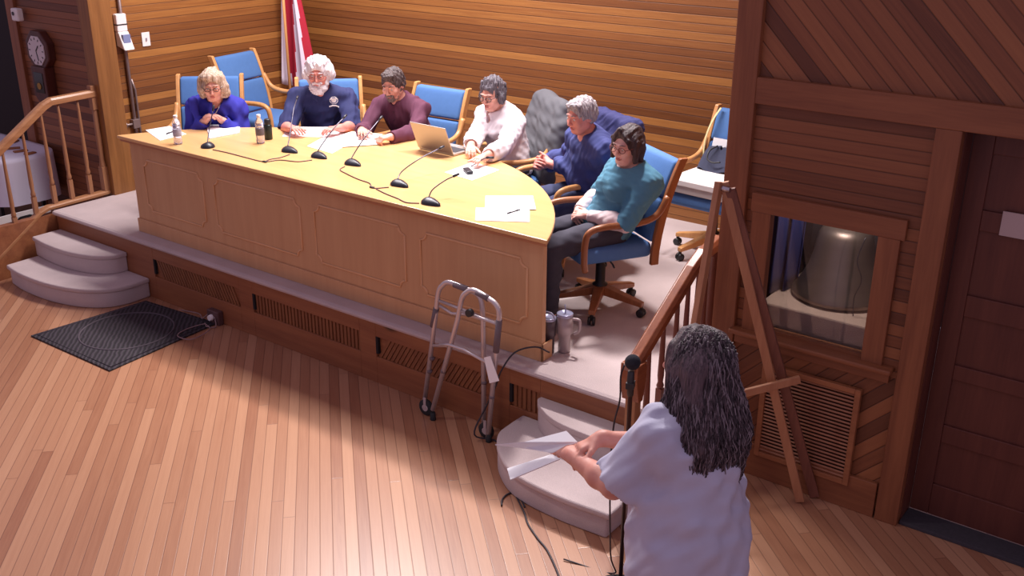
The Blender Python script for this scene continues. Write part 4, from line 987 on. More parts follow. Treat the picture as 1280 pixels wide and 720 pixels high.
def hairm(name, c1, c2, axis='z'):
    t = NT(name); t.set(Roughness=.55); mp = t.n('Mapping'); mp.inputs['Scale'].default_value = (90, 90, 9); t.l(t.n('TexCoord').outputs['Object'], mp.inputs['Vector'])
    nz = t.n('TexNoise'); nz.inputs['Scale'].default_value = 1.4; nz.inputs['Detail'].default_value = 4; nz.inputs['Distortion'].default_value = 1; t.l(mp.outputs[0], nz.inputs['Vector'])
    t.l(t.ramp(nz.outputs[0], [(.3, c1), (.7, c2)]), t.b.inputs['Base Color']); t.bump(nz.outputs[0], .9, .006); return t.m
def body(fig, skinm, hands, res=.005, legs=True, name='body', lo=(-.48, -.72, 0), hi=(.48, .34, 1.36)):
    J = fig.J; F = Field(lo, hi, res); F.v[:] = .08
    if legs: fig.legs(F)
    fig.torso(F)
    for A in 'RL': fig.arm(F, A)
    nk, hd = J['neck'], J['head']; M = J['headM']
    base = Vector(hd)+M @ Vector((0, .022, -.07))
    F.cap(npv(lerp(J['chest'], nk, .8)), npv(base), .060*(.5+.5*fig.g), .052*(.5+.5*fig.g), .035)
    add_head(F, hd, M, fig.hw, fig.jaw, fig.nose, fig.mo)
    for A, h in hands.items(): add_hand(F, J['wr'+A], **h)
    hv, Mi = Vector(hd), np.array(M.inverted())
    def asg(Pc):
        q = (Pc-npv(hv)) @ Mi.T
        return ((np.abs(q[:, 0]) < .021-abs(q[:, 2]+.0572)*.9) & (q[:, 1] < -.075) & (np.abs(q[:, 2]+.0572) < .0105)).astype(int)
    o = F.mesh(name, [skinm, M_lip], fig.root, asg)
    for s_ in (-1, 1):
        mb = MB(); c = hv+M @ Vector((s_*.031*fig.hw, -.0815, .0075)); mb.mi = 0; mb.ball(c, .0088, 8)
        c2 = hv+M @ Vector((s_*.031*fig.hw, -.0862, .0045)); mb.mi = 1; mb.ball(c2, .0048, 6)
        mb.build('eye', [M_eye, M_iris], o)
    return o, F
def head_pt(fig, x, y, z): return Vector(fig.J['head'])+fig.J['headM'] @ Vector((x*fig.hw, y, z))
def glasses(fig, parent, m, w=.024, h=.018):
    mb = MB(); f = lambda x, y, z: head_pt(fig, x, y, z)
    for s_ in (-1, 1):
        mb.tube([f(s_*.033+w*math.cos(a), -.102+.006*abs(math.cos(a)), .006+h*math.sin(a)) for a in [2*math.pi*i/20 for i in range(20)]], .0022, 6, closed=True)
        mb.tube([f(s_*(.033+w), -.097, .010), f(s_*.078, -.06, .012), f(s_*.081, .01, .012)], .002, 6)
    mb.tube([f(-.010, -.104, .010), f(0, -.107, .013), f(.010, -.104, .010)], .002, 6); return mb.build('glasses', m, parent)
def brows(fig, parent, m, t=.0035):
    mb = MB()
    for s_ in (-1, 1): mb.tube([head_pt(fig, s_*.014, -.0935, .031), head_pt(fig, s_*.030, -.0915, .036), head_pt(fig, s_*.047, -.080, .031)], [t*.8, t, t*.5], 6)
    return mb.build('eyebrows', m, parent)
def hair_cap(fig, res=.004, thick=.014, front=.052, side=-.005, back=-.06, amp=.004, f=60, seed=1, extra=None, name='hair', m=None, parent=None, strands=0, slen=.03):
    """hair shell: head offset minus the face region; front = height of the hairline, side/back = how far it comes down"""
    h = Vector(fig.J['head']); M = fig.J['headM']; Mn = np.array(M); w = fig.hw; F = Field(npv(h)-.26, npv(h)+.20, res)
    p = lambda x, y, z: npv(h+M @ Vector((x*w, y, z)))
    F.ell(p(0, .022, .034), (.074*w+thick, .094+thick, .086+thick), .01, M=Mn)
    F.ell(p(0, .035, -.01), (.070*w+thick, .075+thick*.8, .075+thick*.5), .03, M=Mn)
    if extra: extra(F, p, Mn)
    F.noise(amp, f, seed, (1, 1, .5))
    # face opening
    F.ell(p(0, -.11, -.035), (.072*w, .078, .052+front), .012, 'sub', M=Mn)
    n = npv(M @ Vector((0, 0, -1)))
    F.plane(p(0, 0, back), n, .02) if back is not None else None
    if side is not None:
        for s_ in (-1, 1): F.ell(p(s_*.085, -.020, side-.055), (.03, .045, .055), .012, 'sub', M=Mn)
    return F.mesh(name, m, parent)
def top_garment(fig, m, name='shirt', o=.014, sleeve=1.0, so=None, hem=None, amp=.005, f=22, seed=3, neck=.066, vneck=0, collar=None, res=.0055, lo=(-.5, -.6, .3), hi=(.5, .36, 1.2), extra=None, loose=0, parent=None, trim=.075):
    J = fig.J; F = Field(lo, hi, res); fig.torso(F, o)
    so = o if so is None else so
    if loose: F.cap(npv(lerp(J['pelvis'], J['chest'], .2)), npv(J['chest']), .135*fig.g+loose, .12*fig.ch, .05)
    for A in 'RL': fig.arm(F, A, so, sleeve)
    if extra: extra(F)
    F.noise(amp, f, seed)
    if hem is not None: F.plane((0, 0, hem), (0, 0, -1), .01)
    for A in 'RL':   # trim the sleeve end square
        wr, el, sh = (Vector(J[k+A]) for k in ('wr', 'el', 'sh'))
        if sleeve <= 0: d = (el-sh); e = sh+d*(1+sleeve); F.cap(npv(e+d.normalized()*trim), npv(e+d.normalized()*(trim+.07)), trim, trim, .004, 'sub')
        else: d = (wr-el); e = el+d*sleeve; F.cap(npv(e+d.normalized()*.045), npv(e+d.normalized()*.07), .045, .045, .004, 'sub')
    nk = Vector(J['neck']); hd = Vector(J['head'])+J['headM'] @ Vector((0, .02, -.07)); d = (hd-nk).normalized()
    F.cap(npv(nk+d*.012+Vector((0, -.012, 0))), npv(nk+d*.12), neck, neck+.02, .008, 'sub')
    if vneck: F.cap(npv(nk+Vector((0, -.10, -vneck))), npv(nk+Vector((0, -.05, .06))), .008, .055, .006, 'sub')
    ob = F.mesh(name, m, parent or fig.root)
    if collar:
        mb = MB(); base = nk+d*.012
        x = Vector((1, 0, 0)); x = (x-d*x.dot(d)).normalized(); y = d.cross(x)
        def cf(u, v):
            a = -math.pi/2+R(18)+(2*math.pi-R(36))*u; fr = max(0, -math.sin(a)); r = neck+.004+v*.012
            return base+x*(math.cos(a)*r)+y*(math.sin(a)*r*1.05)+d*((.022 if v == 0 else 0)+(.0 if v < .5 else -.012*v)-fr*(.02+.022*v))-Vector((0, 0, .014*v))+Vector((0, -.012*fr*v, 0))
        mb.grid(cf, 40, 4); mb.build('collar', collar, ob, solid=.004)
    return ob, F
def trousers(fig, m, res=.007, top=.63, g=1.05, shoes=None):
    J = fig.J; F = Field((-.45, -.72, .02), (.45, .32, top+.05), res); F.ell(J['pelvis'], (.175*fig.g, .14*fig.g, .12), .05); fig.legs(F, .012, g, False)
    F.noise(.004, 20, 5); F.plane((0, 0, .09), (0, 0, -1)); o = F.mesh('trousers', m, fig.root)
    F = Field((-.4, -.72, -.01), (.4, -.2, .16), res)
    for A in 'RL':
        an, to = J['an'+A], J['toe'+A]; F.cap((an[0], an[1]+.03, .05), (an[0], an[1]-.03, .055), .043, .043, .02); F.cap((an[0], an[1]-.02, .045), (to[0], to[1], .036), .042, .036, .02)
    F.plane((0, 0, .006), (0, 0, -1)); F.mesh('shoes', shoes or M_blk, fig.root)
    return o
def patch(F, mats, name, parent, cx, cz, w, h, fn, y0=-.6, off=.003, n=26):
    """small emblem lying on the front of a garment; fn(u,v)-> material index or None"""
    mb = MB(); V = {}
    def pt(i, j):
        if (i, j) in V: return V[i, j]
        x = cx+(i/n-.5)*w; z = cz+(j/n-.5)*h; y = y0
        while y < .3 and F.sample((x, y, z)) > 0: y += .002
        V[i, j] = mb.bm.verts.new((x, y-off, z)); return V[i, j]
    for i in range(n):
        for j in range(n):
            k = fn((i+.5)/n*2-1, (j+.5)/n*2-1)
            if k is None: continue
            mb.mi = k; mb._f([pt(i, j), pt(i+1, j), pt(i+1, j+1), pt(i, j+1)], True)
    return mb.build(name, mats, parent, solid=.0015)
# ------------------------------------------------------------------ the seven people
def ik(sh, wr, hint, la=.285, lb=.25):
    a, b = Vector(sh), Vector(wr); d = b-a; L = d.length; mx = (la+lb)*.985
    if L > mx: la *= L/mx; lb *= L/mx
    if L < abs(la-lb)+.02: L = abs(la-lb)+.02
    x = (la*la-lb*lb+L*L)/(2*L); h = math.sqrt(max(0, la*la-x*x)); u = d.normalized(); v = Vector(hint); v = (v-u*v.dot(u)).normalized()
    return tuple(a+u*x+v*h)
def person(x, y, face, label, z=S):
    return empty('person', (x, y, z), R(face+90), label, 'person')
def to_local(root, w_):
    m = Matrix.Translation(root.location) @ Matrix.Rotation(root.rotation_euler.z, 4, 'Z'); return tuple(m.inverted() @ Vector(w_))
def sit(cx, cy, face, label, head_w, wrR, wrL, yaw=0, pitch=10, roll=0, hintR=(-.6, .4, -1), hintL=(.6, .4, -1), shw=.18, twist=0, pel=(0, .04, .57), knees=.14, **fk):
    root = person(cx, cy, face, label); hd = to_local(root, head_w); M = rotm(yaw, pitch, roll)
    n_ = Vector(hd)+M @ Vector((0, .035, -.105))+Vector((0, .015, -.035))
    J = seated(tuple(n_), hd, pel, shw, knees); J['headM'] = M
    c_, s_ = math.cos(R(twist)), math.sin(R(twist))
    for A, q in (('R', -1), ('L', 1)): J['sh'+A] = (n_.x+q*shw*c_, n_.y+.02+q*shw*s_, n_.z-.075)
    J['wrR'] = to_local(root, wrR); J['wrL'] = to_local(root, wrL)
    J['elR'] = ik(J['shR'], J['wrR'], hintR); J['elL'] = ik(J['shL'], J['wrL'], hintL)
    print(label[:40], 'head', [round(v, 2) for v in hd], 'neck', [round(v, 2) for v in n_], 'wrR', [round(v, 2) for v in J['wrR']], 'wrL', [round(v, 2) for v in J['wrL']])
    return Fig(root, J, **fk)
def hdir(fig, A, toward, down=0):
    """hand direction: continue the forearm, bent a little towards a local vector"""
    d = (Vector(fig.J['wr'+A])-Vector(fig.J['el'+A])).normalized(); return (d+Vector(toward)).normalized()
sk_f = skin('fair', srgb(226, 170, 152)); sk_p = skin('pale', srgb(232, 186, 172)); sk_r = skin('ruddy', srgb(222, 150, 136))
M_gl = plain('dark glasses frame', srgb(44, 34, 40), .3); M_glr = plain('red brown glasses frame', srgb(120, 50, 44), .3)
M_char = cloth('charcoal trousers', srgb(62, 60, 74)); M_jean = cloth('dark blue jeans', srgb(48, 54, 88))

# 1 - blue jacket, blond-grey hair, reading glasses
cx, cy = V2((-7.39, 5.53), .45, -44); cx += .06; cy += .04
f = sit(cx, cy, -48, 'seated person with blond-grey hair and bright blue jacket at the left end of the desk',
        onz(266, 107, 1.575), onz(254, 153, 1.30), onz(280, 152, 1.30), yaw=4, pitch=13, shw=.165, girth=1.08, chest=1.02, mouth_open=1, hintR=(-.7, .3, -1.3), hintL=(.7, .3, -1.3))
b, _ = body(f, sk_f, {'R': dict(d=hdir(f, 'R', (.5, -.1, 0)), n=(0, 0, 1), side=-1, curl=28), 'L': dict(d=hdir(f, 'L', (-.5, -.1, 0)), n=(0, 0, 1), side=1, curl=28)})
jk = cloth('bright blue jacket cloth', srgb(44, 44, 156))
def ex(F):
    nk = f.J['neck']
    for s_ in (-1, 1): F.cap((s_*.075, nk[1]-.06, nk[2]+.005), (s_*.05, nk[1]-.115, nk[2]-.13), .028, .016, .02); F.cap((s_*.085, nk[1]+.03, nk[2]+.01), (s_*.075, nk[1]-.06, nk[2]+.005), .022, .026, .02)
sh, F = top_garment(f, jk, 'jacket', .024, .93, .022, .50, .008, 20, 3, neck=.064, vneck=.16, extra=ex)
MB().tube(spline([Vector(f.J['neck'])+Vector(p) for p in ((-.05, -.03, -.0), (-.03, -.085, -.05), (0, -.105, -.085), (.03, -.085, -.05), (.05, -.03, 0))], 6), .0035, 8).build('necklace', M_chrome, b)
trousers(f, M_char)
def hx(F, p, Mn):
    for s_ in (-1, 1):
        F.ell(p(s_*.085, .005, -.02), (.032, .058, .075), .03, M=Mn); F.ell(p(s_*.078, .02, -.075), (.033, .05, .04), .03, M=Mn)
    F.ell(p(0, .07, -.04), (.08, .05, .08), .03, M=Mn); F.ell(p(-.02, -.035, .095), (.06, .05, .03), .03, M=Mn)
hair_cap(f, thick=.015, front=.056, side=None, back=-.104, amp=.006, f=55, seed=4, extra=hx, m=hairm('blond grey hair', srgb(146, 112, 78), srgb(222, 200, 184)), parent=b)
glasses(f, b, M_gl, .022, .013); brows(f, b, hairm('blond brow', srgb(150, 110, 80), srgb(170, 130, 96)), .0028)

# 2 - white hair and beard, navy polo
cx, cy = V2((-6.49, 6.07), .33, -44)
f = sit(cx, cy, -50, 'seated person with white hair and beard in a navy polo shirt with round emblem',
        onz(398, 92, 1.655), onz(361, 160, 1.30), onz(426, 160, 1.30), yaw=-4, pitch=10, shw=.195, girth=1.25, chest=1.16, belly=.05, hw=1.06, jaw=1.08, hintR=(-.6, .2, -1.2), hintL=(.6, .2, -1.2))
f.ag = 1.1
b, _ = body(f, sk_r, {'R': dict(d=hdir(f, 'R', (.7, -.1, 0)), n=(0, 0, 1), side=-1, curl=22, size=1.05), 'L': dict(d=hdir(f, 'L', (-.7, -.1, 0)), n=(0, 0, 1), side=1, curl=22, size=1.05)}, hi=(.5, .36, 1.40), lo=(-.5, -.76, 0))
nv = cloth('navy polo cloth', srgb(38, 44, 92))
sh, F = top_garment(f, nv, 'polo_shirt', .016, -.02, .024, .48, .007, 18, 8, neck=.070, vneck=.09, collar=nv, extra=lambda F: [F.cap(npv(lerp(f.J['sh'+A], f.J['el'+A], .2)), npv(f.J['el'+A]), .068, .070, .02) for A in 'RL'])
def emb(u, v):
    r = math.hypot(u, (v-.15)/.8)
    if v < -.62 and abs(v+.80-.10*math.cos(u*3)) < .12 and abs(u) < .95: return 0
    if r > .78: return None
    if r > .66: return 0
    e = abs(u) < .5-abs(v-.15)*.6 and v > -.25 and v < .55
    w_ = abs(v-.30-abs(u)*.35) < .16
    return 0 if (e or w_) else 1
J = f.J
patch(F, [M_white, plain('emblem navy', srgb(66, 74, 128), .7)], 'round_emblem', sh, J['chest'][0]+.095, J['chest'][2]+.045, .085, .095, emb)
trousers(f, M_jean)
def hx(F, p, Mn):
    for s_ in (-1, 1): F.ell(p(s_*.088, .02, .0), (.030, .05, .058), .03, M=Mn)
    F.ell(p(0, .0, .10), (.08, .075, .045), .03, M=Mn); F.ell(p(0, .08, .0), (.085, .05, .09), .03, M=Mn)
wm = hairm('white hair', srgb(206, 198, 206), srgb(244, 240, 244))
hair_cap(f, thick=.018, front=.050, side=None, back=-.075, amp=.007, f=60, seed=9, extra=hx, m=wm, parent=b)
h = Vector(J['head']); Mn = np.array(J['headM']); F = Field(npv(h)-.2, npv(h)+.12, .004); pf = lambda x, y, z: npv(head_pt(f, x, y, z))
F.ell(pf(0, -.045, -.095), (.060, .052, .045), .03, M=Mn); F.ell(pf(0, -.055, -.122), (.045, .04, .030), .03, M=Mn)
for s_ in (-1, 1): F.cap(pf(s_*.066, -.012, -.02), pf(s_*.052, -.045, -.085), .018, .024, .02)
F.cap(pf(-.03, -.092, -.048), pf(.03, -.092, -.048), .011, .011, .01); F.ell(pf(0, -.102, -.060), (.018, .012, .0055), .004, 'sub', M=Mn)
F.noise(.005, 75, 12); F.mesh('beard', wm, b)
glasses(f, b, plain('thin metal frame', srgb(150, 130, 130), .3, .7), .024, .016); brows(f, b, wm, .005)

# 3 - maroon shirt
cx, cy = V2((-5.53, 6.37), .33, -88)
f = sit(cx, cy, -84, 'seated person with short dark hair and greying beard in a maroon button shirt',
        onz(491, 106, 1.60), onz(452, 163, 1.30), onz(490, 171, 1.30), yaw=10, pitch=20, shw=.19, girth=1.05, chest=1.08, hintR=(-.8, .3, -1), hintL=(.9, .2, -.8))
b, _ = body(f, sk_f, {'R': dict(d=hdir(f, 'R', (.3, -.1, 0)), n=(0, 0, 1), side=-1, curl=30), 'L': dict(d=hdir(f, 'L', (-.4, 0, -.05)), n=(.1, 0, 1), side=1, curl=58)})
mm = cloth('maroon shirt cloth', srgb(96, 48, 72))
sh, F = top_garment(f, mm, 'button_shirt', .017, .97, .018, .5, .007, 20, 11, neck=.062, vneck=.06, collar=mm)
mb = MB(); J = f.J
for k in range(5):
    z = J['neck'][2]-.09-.065*k; y = -.6
    while y < .3 and F.sample((J['chest'][0], y, z)) > 0: y += .002
    mb.ball((J['chest'][0], y-.002, z), .006, 5)
mb.build('shirt_buttons', plain('dark maroon button', srgb(60, 28, 44), .3), sh)
trousers(f, M_char)
dk = hairm('dark brown grey hair', srgb(44, 32, 34), srgb(104, 88, 88))
hair_cap(f, thick=.010, front=.064, side=.0, back=-.055, amp=.004, f=80, seed=2, m=dk, parent=b, extra=lambda F, p, Mn: F.ell(p(0, -.045, .105), (.055, .045, .028), .02, M=Mn))
h = Vector(J['head']); Mn = np.array(J['headM']); F = Field(npv(h)-.17, npv(h)+.12, .004); pf = lambda x, y, z: npv(head_pt(f, x, y, z))
F.ell(pf(0, -.056, -.088), (.037, .036, .028), .02, M=Mn); F.cap(pf(-.024, -.088, -.05), pf(.024, -.088, -.05), .0085, .0085, .01)
for s_ in (-1, 1): F.cap(pf(s_*.062, .0, -.03), pf(s_*.035, -.045, -.085), .0125, .014, .02); F.cap(pf(s_*.027, -.084, -.05), pf(s_*.022, -.075, -.085), .009, .009, .01)
F.ell(pf(0, -.098, -.0585), (.018, .012, .006), .003, 'sub', M=Mn); F.noise(.003, 90, 5); F.mesh('beard', hairm('grey brown beard', srgb(86, 66, 62), srgb(150, 136, 134)), b)
brows(f, b, dk, .0045)

# 4 - white blouse
f = sit(-4.60, 6.08, -100, 'seated person with curly dark grey hair in a white blouse, using the laptop',
        onz(615, 118, 1.60), onz(588, 183, 1.31), onz(606, 196, 1.31), yaw=14, pitch=16, shw=.165, girth=1.0, chest=1.0, bust=.5, hintR=(-.9, .3, -1), hintL=(.9, .3, -1))
b, _ = body(f, sk_f, {'R': dict(d=hdir(f, 'R', (.2, 0, 0)), n=(0, 0, 1), side=-1, curl=26, size=.94), 'L': dict(d=hdir(f, 'L', (-.2, 0, 0)), n=(0, 0, 1), side=1, curl=26, size=.94)})
wb = cloth('white blouse cloth', srgb(232, 222, 226))
top_garment(f, wb, 'blouse', .022, .72, .022, .5, .008, 18, 21, neck=.066, vneck=.11)
MB().tube(spline([Vector(f.J['neck'])+Vector(p) for p in ((-.055, -.02, .0), (-.035, -.085, -.06), (0, -.11, -.105), (.035, -.085, -.06), (.055, -.02, 0))], 6), .003, 8).build('necklace', M_blk, b)
trousers(f, M_char)
def hx(F, p, Mn):
    rs = random.Random(5)
    for k in range(46):
        a = rs.uniform(0, 6.28); e = rs.uniform(-.25, 1.4); x, y, z = math.cos(a)*math.cos(e), math.sin(a)*math.cos(e), math.sin(e)
        if y < -.45 and z < .55: continue
        F.ell(p(x*.080, .022+y*.098, .025+z*.088), (.020, .020, .020), .016)
    for s_ in (-1, 1): F.ell(p(s_*.086, -.005, -.02), (.022, .034, .045), .02, M=Mn)
hair_cap(f, thick=.008, front=.060, side=None, back=-.085, amp=.005, f=90, seed=14, extra=hx, m=hairm('dark grey curly hair', srgb(52, 46, 54), srgb(128, 120, 130)), parent=b)
glasses(f, b, M_gl, .023, .017); brows(f, b, dk, .003)
# grey jacket hung over that chair
def over_chair(name, label, cx, cy, face, m, seed, wid=.31, top=1.05, low=.52, grp=None):
    r = empty(name, (cx, cy, S), R(face+90), label, 'jacket', grp); F = Field((-.42, -.0, .3), (.42, .62, 1.15), .007)
    for k in range(9):
        z = low+(top-low)*k/8; y = back_y(z); w_ = wid*(1.0-.10*max(0, (k-6)/2)**2)
        F.cap((-w_+.03, y+.005, z), (w_-.03, y+.005, z), .062, .062, .03)
    F.cap((-wid-.01, back_y(.95)+.01, .92), (-wid-.03, back_y(.5)+.02, .60), .05, .045, .03); F.cap((wid+.01, back_y(.95)+.01, .92), (wid+.03, back_y(.5)+.02, .60), .05, .045, .03)
    F.noise(.007, 17, seed); F.mesh('jacket_shell', m, r); return r
over_chair('hung_jacket', 'dark grey jacket draped over the chair back behind the person in the white blouse', -4.66, 6.12, -124, cloth('grey jacket cloth', srgb(92, 92, 98)), 31, wid=.305, top=1.02)

# 5 - blue sweatshirt
f = sit(-3.72, 5.93, -120, 'seated person with grey hair in a blue sweatshirt, hands clasped over the belly',
        onz(726, 145, 1.625), onz(672, 208, 1.17), onz(690, 206, 1.20), yaw=14, pitch=12, shw=.20, girth=1.2, chest=1.16, belly=.04, jaw=1.08, nose=1.1, hintR=(-1, .5, -.8), hintL=(1, .5, -.8))
f.ag = 1.12
tl = Vector(f.J['wrR']).lerp(Vector(f.J['wrL']), .5)+Vector((0, -.07, .02))
dR = (tl-Vector(f.J['wrR'])).normalized(); dL = (tl+Vector((0, 0, .03))-Vector(f.J['wrL'])).normalized()
b, _ = body(f, sk_r, {'R': dict(d=dR, n=(-.6, -.7, .3), side=-1, curl=48), 'L': dict(d=dL, n=(.6, -.6, .6), side=1, curl=48)})
bl_ = cloth('blue sweatshirt cloth', srgb(58, 66, 122))
top_garment(f, bl_, 'sweatshirt', .022, .62, .026, .48, .009, 17, 44, neck=.064)
trousers(f, M_jean)
gy = hairm('grey straight hair', srgb(112, 104, 110), srgb(190, 180, 184))
hair_cap(f, thick=.012, front=.058, side=.0, back=-.06, amp=.004, f=70, seed=17, m=gy, parent=b, extra=lambda F, p, Mn: F.ell(p(.01, -.050, .092), (.062, .042, .030), .02, M=Mn))
brows(f, b, gy, .004)
over_chair('hung_jacket', 'dark navy jacket on the chair back behind the person in the blue sweatshirt', -3.93, 5.89, -114, cloth('navy jacket cloth', srgb(40, 42, 92)), 33, wid=.305, top=1.01)

# 6 - teal top
f = sit(-3.27, 5.32, -118, 'seated person with dark bobbed hair in a teal top over white sleeves',
        onz(784, 182, 1.595), onz(724, 262, 1.13), onz(737, 270, 1.14), yaw=22, pitch=8, roll=3, shw=.175, girth=1.0, chest=.98, bust=.5, hintR=(-1, .3, -.7), hintL=(1, .3, -.7))
tl = Vector(f.J['wrR']).lerp(Vector(f.J['wrL']), .5)+Vector((0, -.08, -.02))
dR = (tl-Vector(f.J['wrR'])).normalized(); dL = (tl+Vector((0, .0, .03))-Vector(f.J['wrL'])).normalized()
b, _ = body(f, sk_p, {'R': dict(d=dR, n=(-.4, -.5, .8), side=-1, curl=40, size=.93), 'L': dict(d=dL, n=(.4, -.4, .8), side=1, curl=40, size=.93)})
top_garment(f, cloth('white sleeve cloth', srgb(228, 206, 206)), 'undershirt', .002, .95, .014, .5, .003, 26, 51, neck=.058, collar=cloth('beige collar cloth', srgb(206, 176, 160)))
top_garment(f, cloth('teal knit', srgb(84, 138, 164), .95, .4), 'knit_top', .024, -.08, .030, .5, .007, 18, 52, neck=.082)
trousers(f, M_char)
def hx(F, p, Mn):
    for s_ in (-1, 1):
        F.cap(p(s_*.078, -.02, .045), p(s_*.084, -.028, -.075), .020, .017, .02); F.cap(p(s_*.08, .03, .02), p(s_*.078, .03, -.085), .028, .020, .02)
    F.ell(p(0, .07, -.03), (.08, .045, .075), .03, M=Mn); F.cap(p(-.01, -.055, .112), p(.055, -.066, .065), .014, .014, .02); F.cap(p(-.015, -.055, .112), p(-.06, -.06, .06), .014, .014, .02)
hair_cap(f, thick=.011, front=.068, side=None, back=-.108, amp=.003, f=60, seed=23, extra=hx, m=hairm('dark brown hair', srgb(34, 24, 30), srgb(78, 58, 62)), parent=b)
glasses(f, b, M_glr, .024, .017); brows(f, b, dk, .003)

# 7 - standing speaker seen from behind
hw_ = onz(867, 456, 1.555); face = 172
root = person(hw_.x+.02, hw_.y-.03, face, 'standing person seen from behind with long wavy grey-brown hair and pale grey t-shirt, holding papers', 0)
hd = to_local(root, hw_); M = rotm(8, 6, 0)
nk = (hd[0], hd[1]+.035, 1.415)
J = {'pelvis': (0, .02, .95), 'waist': (0, .0, 1.09), 'chest': (0, .0, 1.25), 'neck': nk, 'head': hd, 'headM': M}
J['shR'] = (nk[0]-.165, nk[1]-.06, 1.345); J['shL'] = (nk[0]+.165, nk[1]-.03, 1.345)
J['wrL'] = to_local(root, onz(717, 571, 1.10)); J['wrR'] = to_local(root, onz(752, 548, 1.17))
J['elL'] = ik(J['shL'], J['wrL'], (.5, .2, -1)); J['elR'] = ik(J['shR'], J['wrR'], (-.6, .0, -1))
print('stander', hd, J['wrL'], J['wrR'], J['shL'])
for A, q in (('R', -1), ('L', 1)):
    J['hip'+A] = (q*.09, .02, .90); J['kn'+A] = (q*.10, .0, .50); J['an'+A] = (q*.10, .04, .08); J['toe'+A] = (q*.12, -.12, .035)
f = Fig(root, J, girth=1.22, chest=1.12); f.ag = 1.08
dl_ = hdir(f, 'L', (0, 0, 0)); dr_ = (Vector(to_local(root, onz(706, 568, 1.12)))-Vector(J['wrR'])).normalized()
b, _ = body(f, skin('arm', srgb(214, 152, 134)), {'L': dict(d=dl_, n=(.5, .1, 1), side=1, curl=38, thumb=30), 'R': dict(d=dr_, n=(-.3, 0, 1), side=-1, curl=34)}, lo=(-.45, -.80, 0), hi=(.45, .34, 1.72))
ts = cloth('pale grey t-shirt cloth', srgb(196, 196, 216))
F_extra = lambda F: [F.cap((0, .03, .70), (0, .03, 1.2), .215, .15, .06), F.cap((-.10, .02, .68), (-.06, .02, 1.1), .15, .13, .05), F.cap((.10, .02, .68), (.06, .02, 1.1), .15, .13, .05)] + \
    [F.cap(npv(J['sh'+A]), npv(lerp(J['sh'+A], J['el'+A], .8)), .064, .084, .04) for A in 'RL']
top_garment(f, ts, 't_shirt', .032, -.25, .034, .64, .013, 15, 61, neck=.072, extra=F_extra, lo=(-.5, -.6, .5), hi=(.5, .42, 1.5), res=.006, trim=.108)
F = Field((-.4, -.3, .02), (.4, .4, 1.05), .008); F.ell(J['pelvis'], (.205, .155, .13), .05); f.legs(F, .016, 1.15, False); F.plane((0, 0, .06), (0, 0, -1)); F.mesh('trousers', M_jean, root)
F = Field((-.3, -.3, -.01), (.3, .2, .14), .006)
for A in 'RL': an, to = J['an'+A], J['toe'+A]; F.cap((an[0], an[1]+.02, .045), (to[0], to[1], .036), .042, .038, .02)
F.plane((0, 0, .002), (0, 0, -1)); F.mesh('shoes', M_blk, root)
# long wavy hair: a soft volume with strands on it
hm = hairm('long grey brown hair', srgb(50, 38, 44), srgb(112, 92, 98))
h = Vector(hd); F = Field((hd[0]-.26, hd[1]-.18, .88), (hd[0]+.26, hd[1]+.30, hd[2]+.2), .005); pf = lambda x, y, z: npv(head_pt(f, x, y, z)); Mn = np.array(M)
F.ell(pf(0, .025, .034), (.094, .114, .106), .01, M=Mn)
hz_ = hd[2]
for x, w_ in ((-.075, .055), (-.03, .062), (.03, .062), (.075, .055)):
    F.cap((hd[0]+x*.9, hd[1]+.05, hz_+.02), (hd[0]+x*1.25, hd[1]+.10, hz_-.22), w_, w_*1.05, .05); F.cap((hd[0]+x*1.25, hd[1]+.10, hz_-.22), (hd[0]+x*1.4, hd[1]+.105, hz_-.50), w_*1.1, w_*.66, .05)
for s_ in (-1, 1): F.cap((hd[0]+s_*.085, hd[1]-.0, hz_-.0), (hd[0]+s_*.115, hd[1]+.03, hz_-.25), .035, .042, .04)
F.ell(pf(0, -.11, -.035), (.062, .075, .10), .012, 'sub', M=Mn); F.noise(.007, 32, 71, (1, 1, .35))
hb = F.mesh('hair', hm, b)
rs = random.Random(3); mb = MB()
for k in range(640):
    a = rs.uniform(-.85, math.pi+.85); st_ = rs.uniform(.0, 1.0)
    r0 = (.098+rs.uniform(-.004, .004)); top_z = .115*math.cos(st_*1.25); rr_ = math.sin(st_*1.25+.05)
    pts = []; ph = rs.uniform(0, 6.28); fr = rs.uniform(14, 26); L = rs.uniform(.46, .63); n = 13; amp = rs.uniform(.006, .017)
    cx_, cy_ = math.cos(a), math.sin(a)
    for j in range(n):
        t = j/(n-1); z = hz_+.03+top_z-(L+top_z+.02)*t; g = min(1, rr_+t*2.2)
        dz = hz_-z; wide = .102+.075*min(1, max(0, dz+.05)/.25)-.035*max(0, dz-.28)/.2; deep = .118+.045*min(1, max(0, dz)/.22)-.04*max(0, dz-.25)/.25
        x = math.copysign(abs(cx_)**(1 if cy_ > 0 else .35), cx_)*wide*g; y = .03+cy_*deep*g*(1.0 if cy_ > 0 else .62)+.022*min(1, max(0, dz)/.2)
        wv_ = amp*(.3+t)*math.sin(fr*t*2+ph); pts.append((hd[0]+x*1.0+wv_, hd[1]+y+amp*.7*math.cos(fr*t*2+ph), z))
    mb.mi = k % 3; mb.tube(pts, [.0032*(1-.75*(j/(n-1))**2) for j in range(n)], 4)
mb.build('hair_strands', [hm, hairm('grey strand', srgb(92, 80, 86), srgb(150, 136, 142)), hairm('dark strand', srgb(36, 28, 34), srgb(70, 56, 62))], hb)
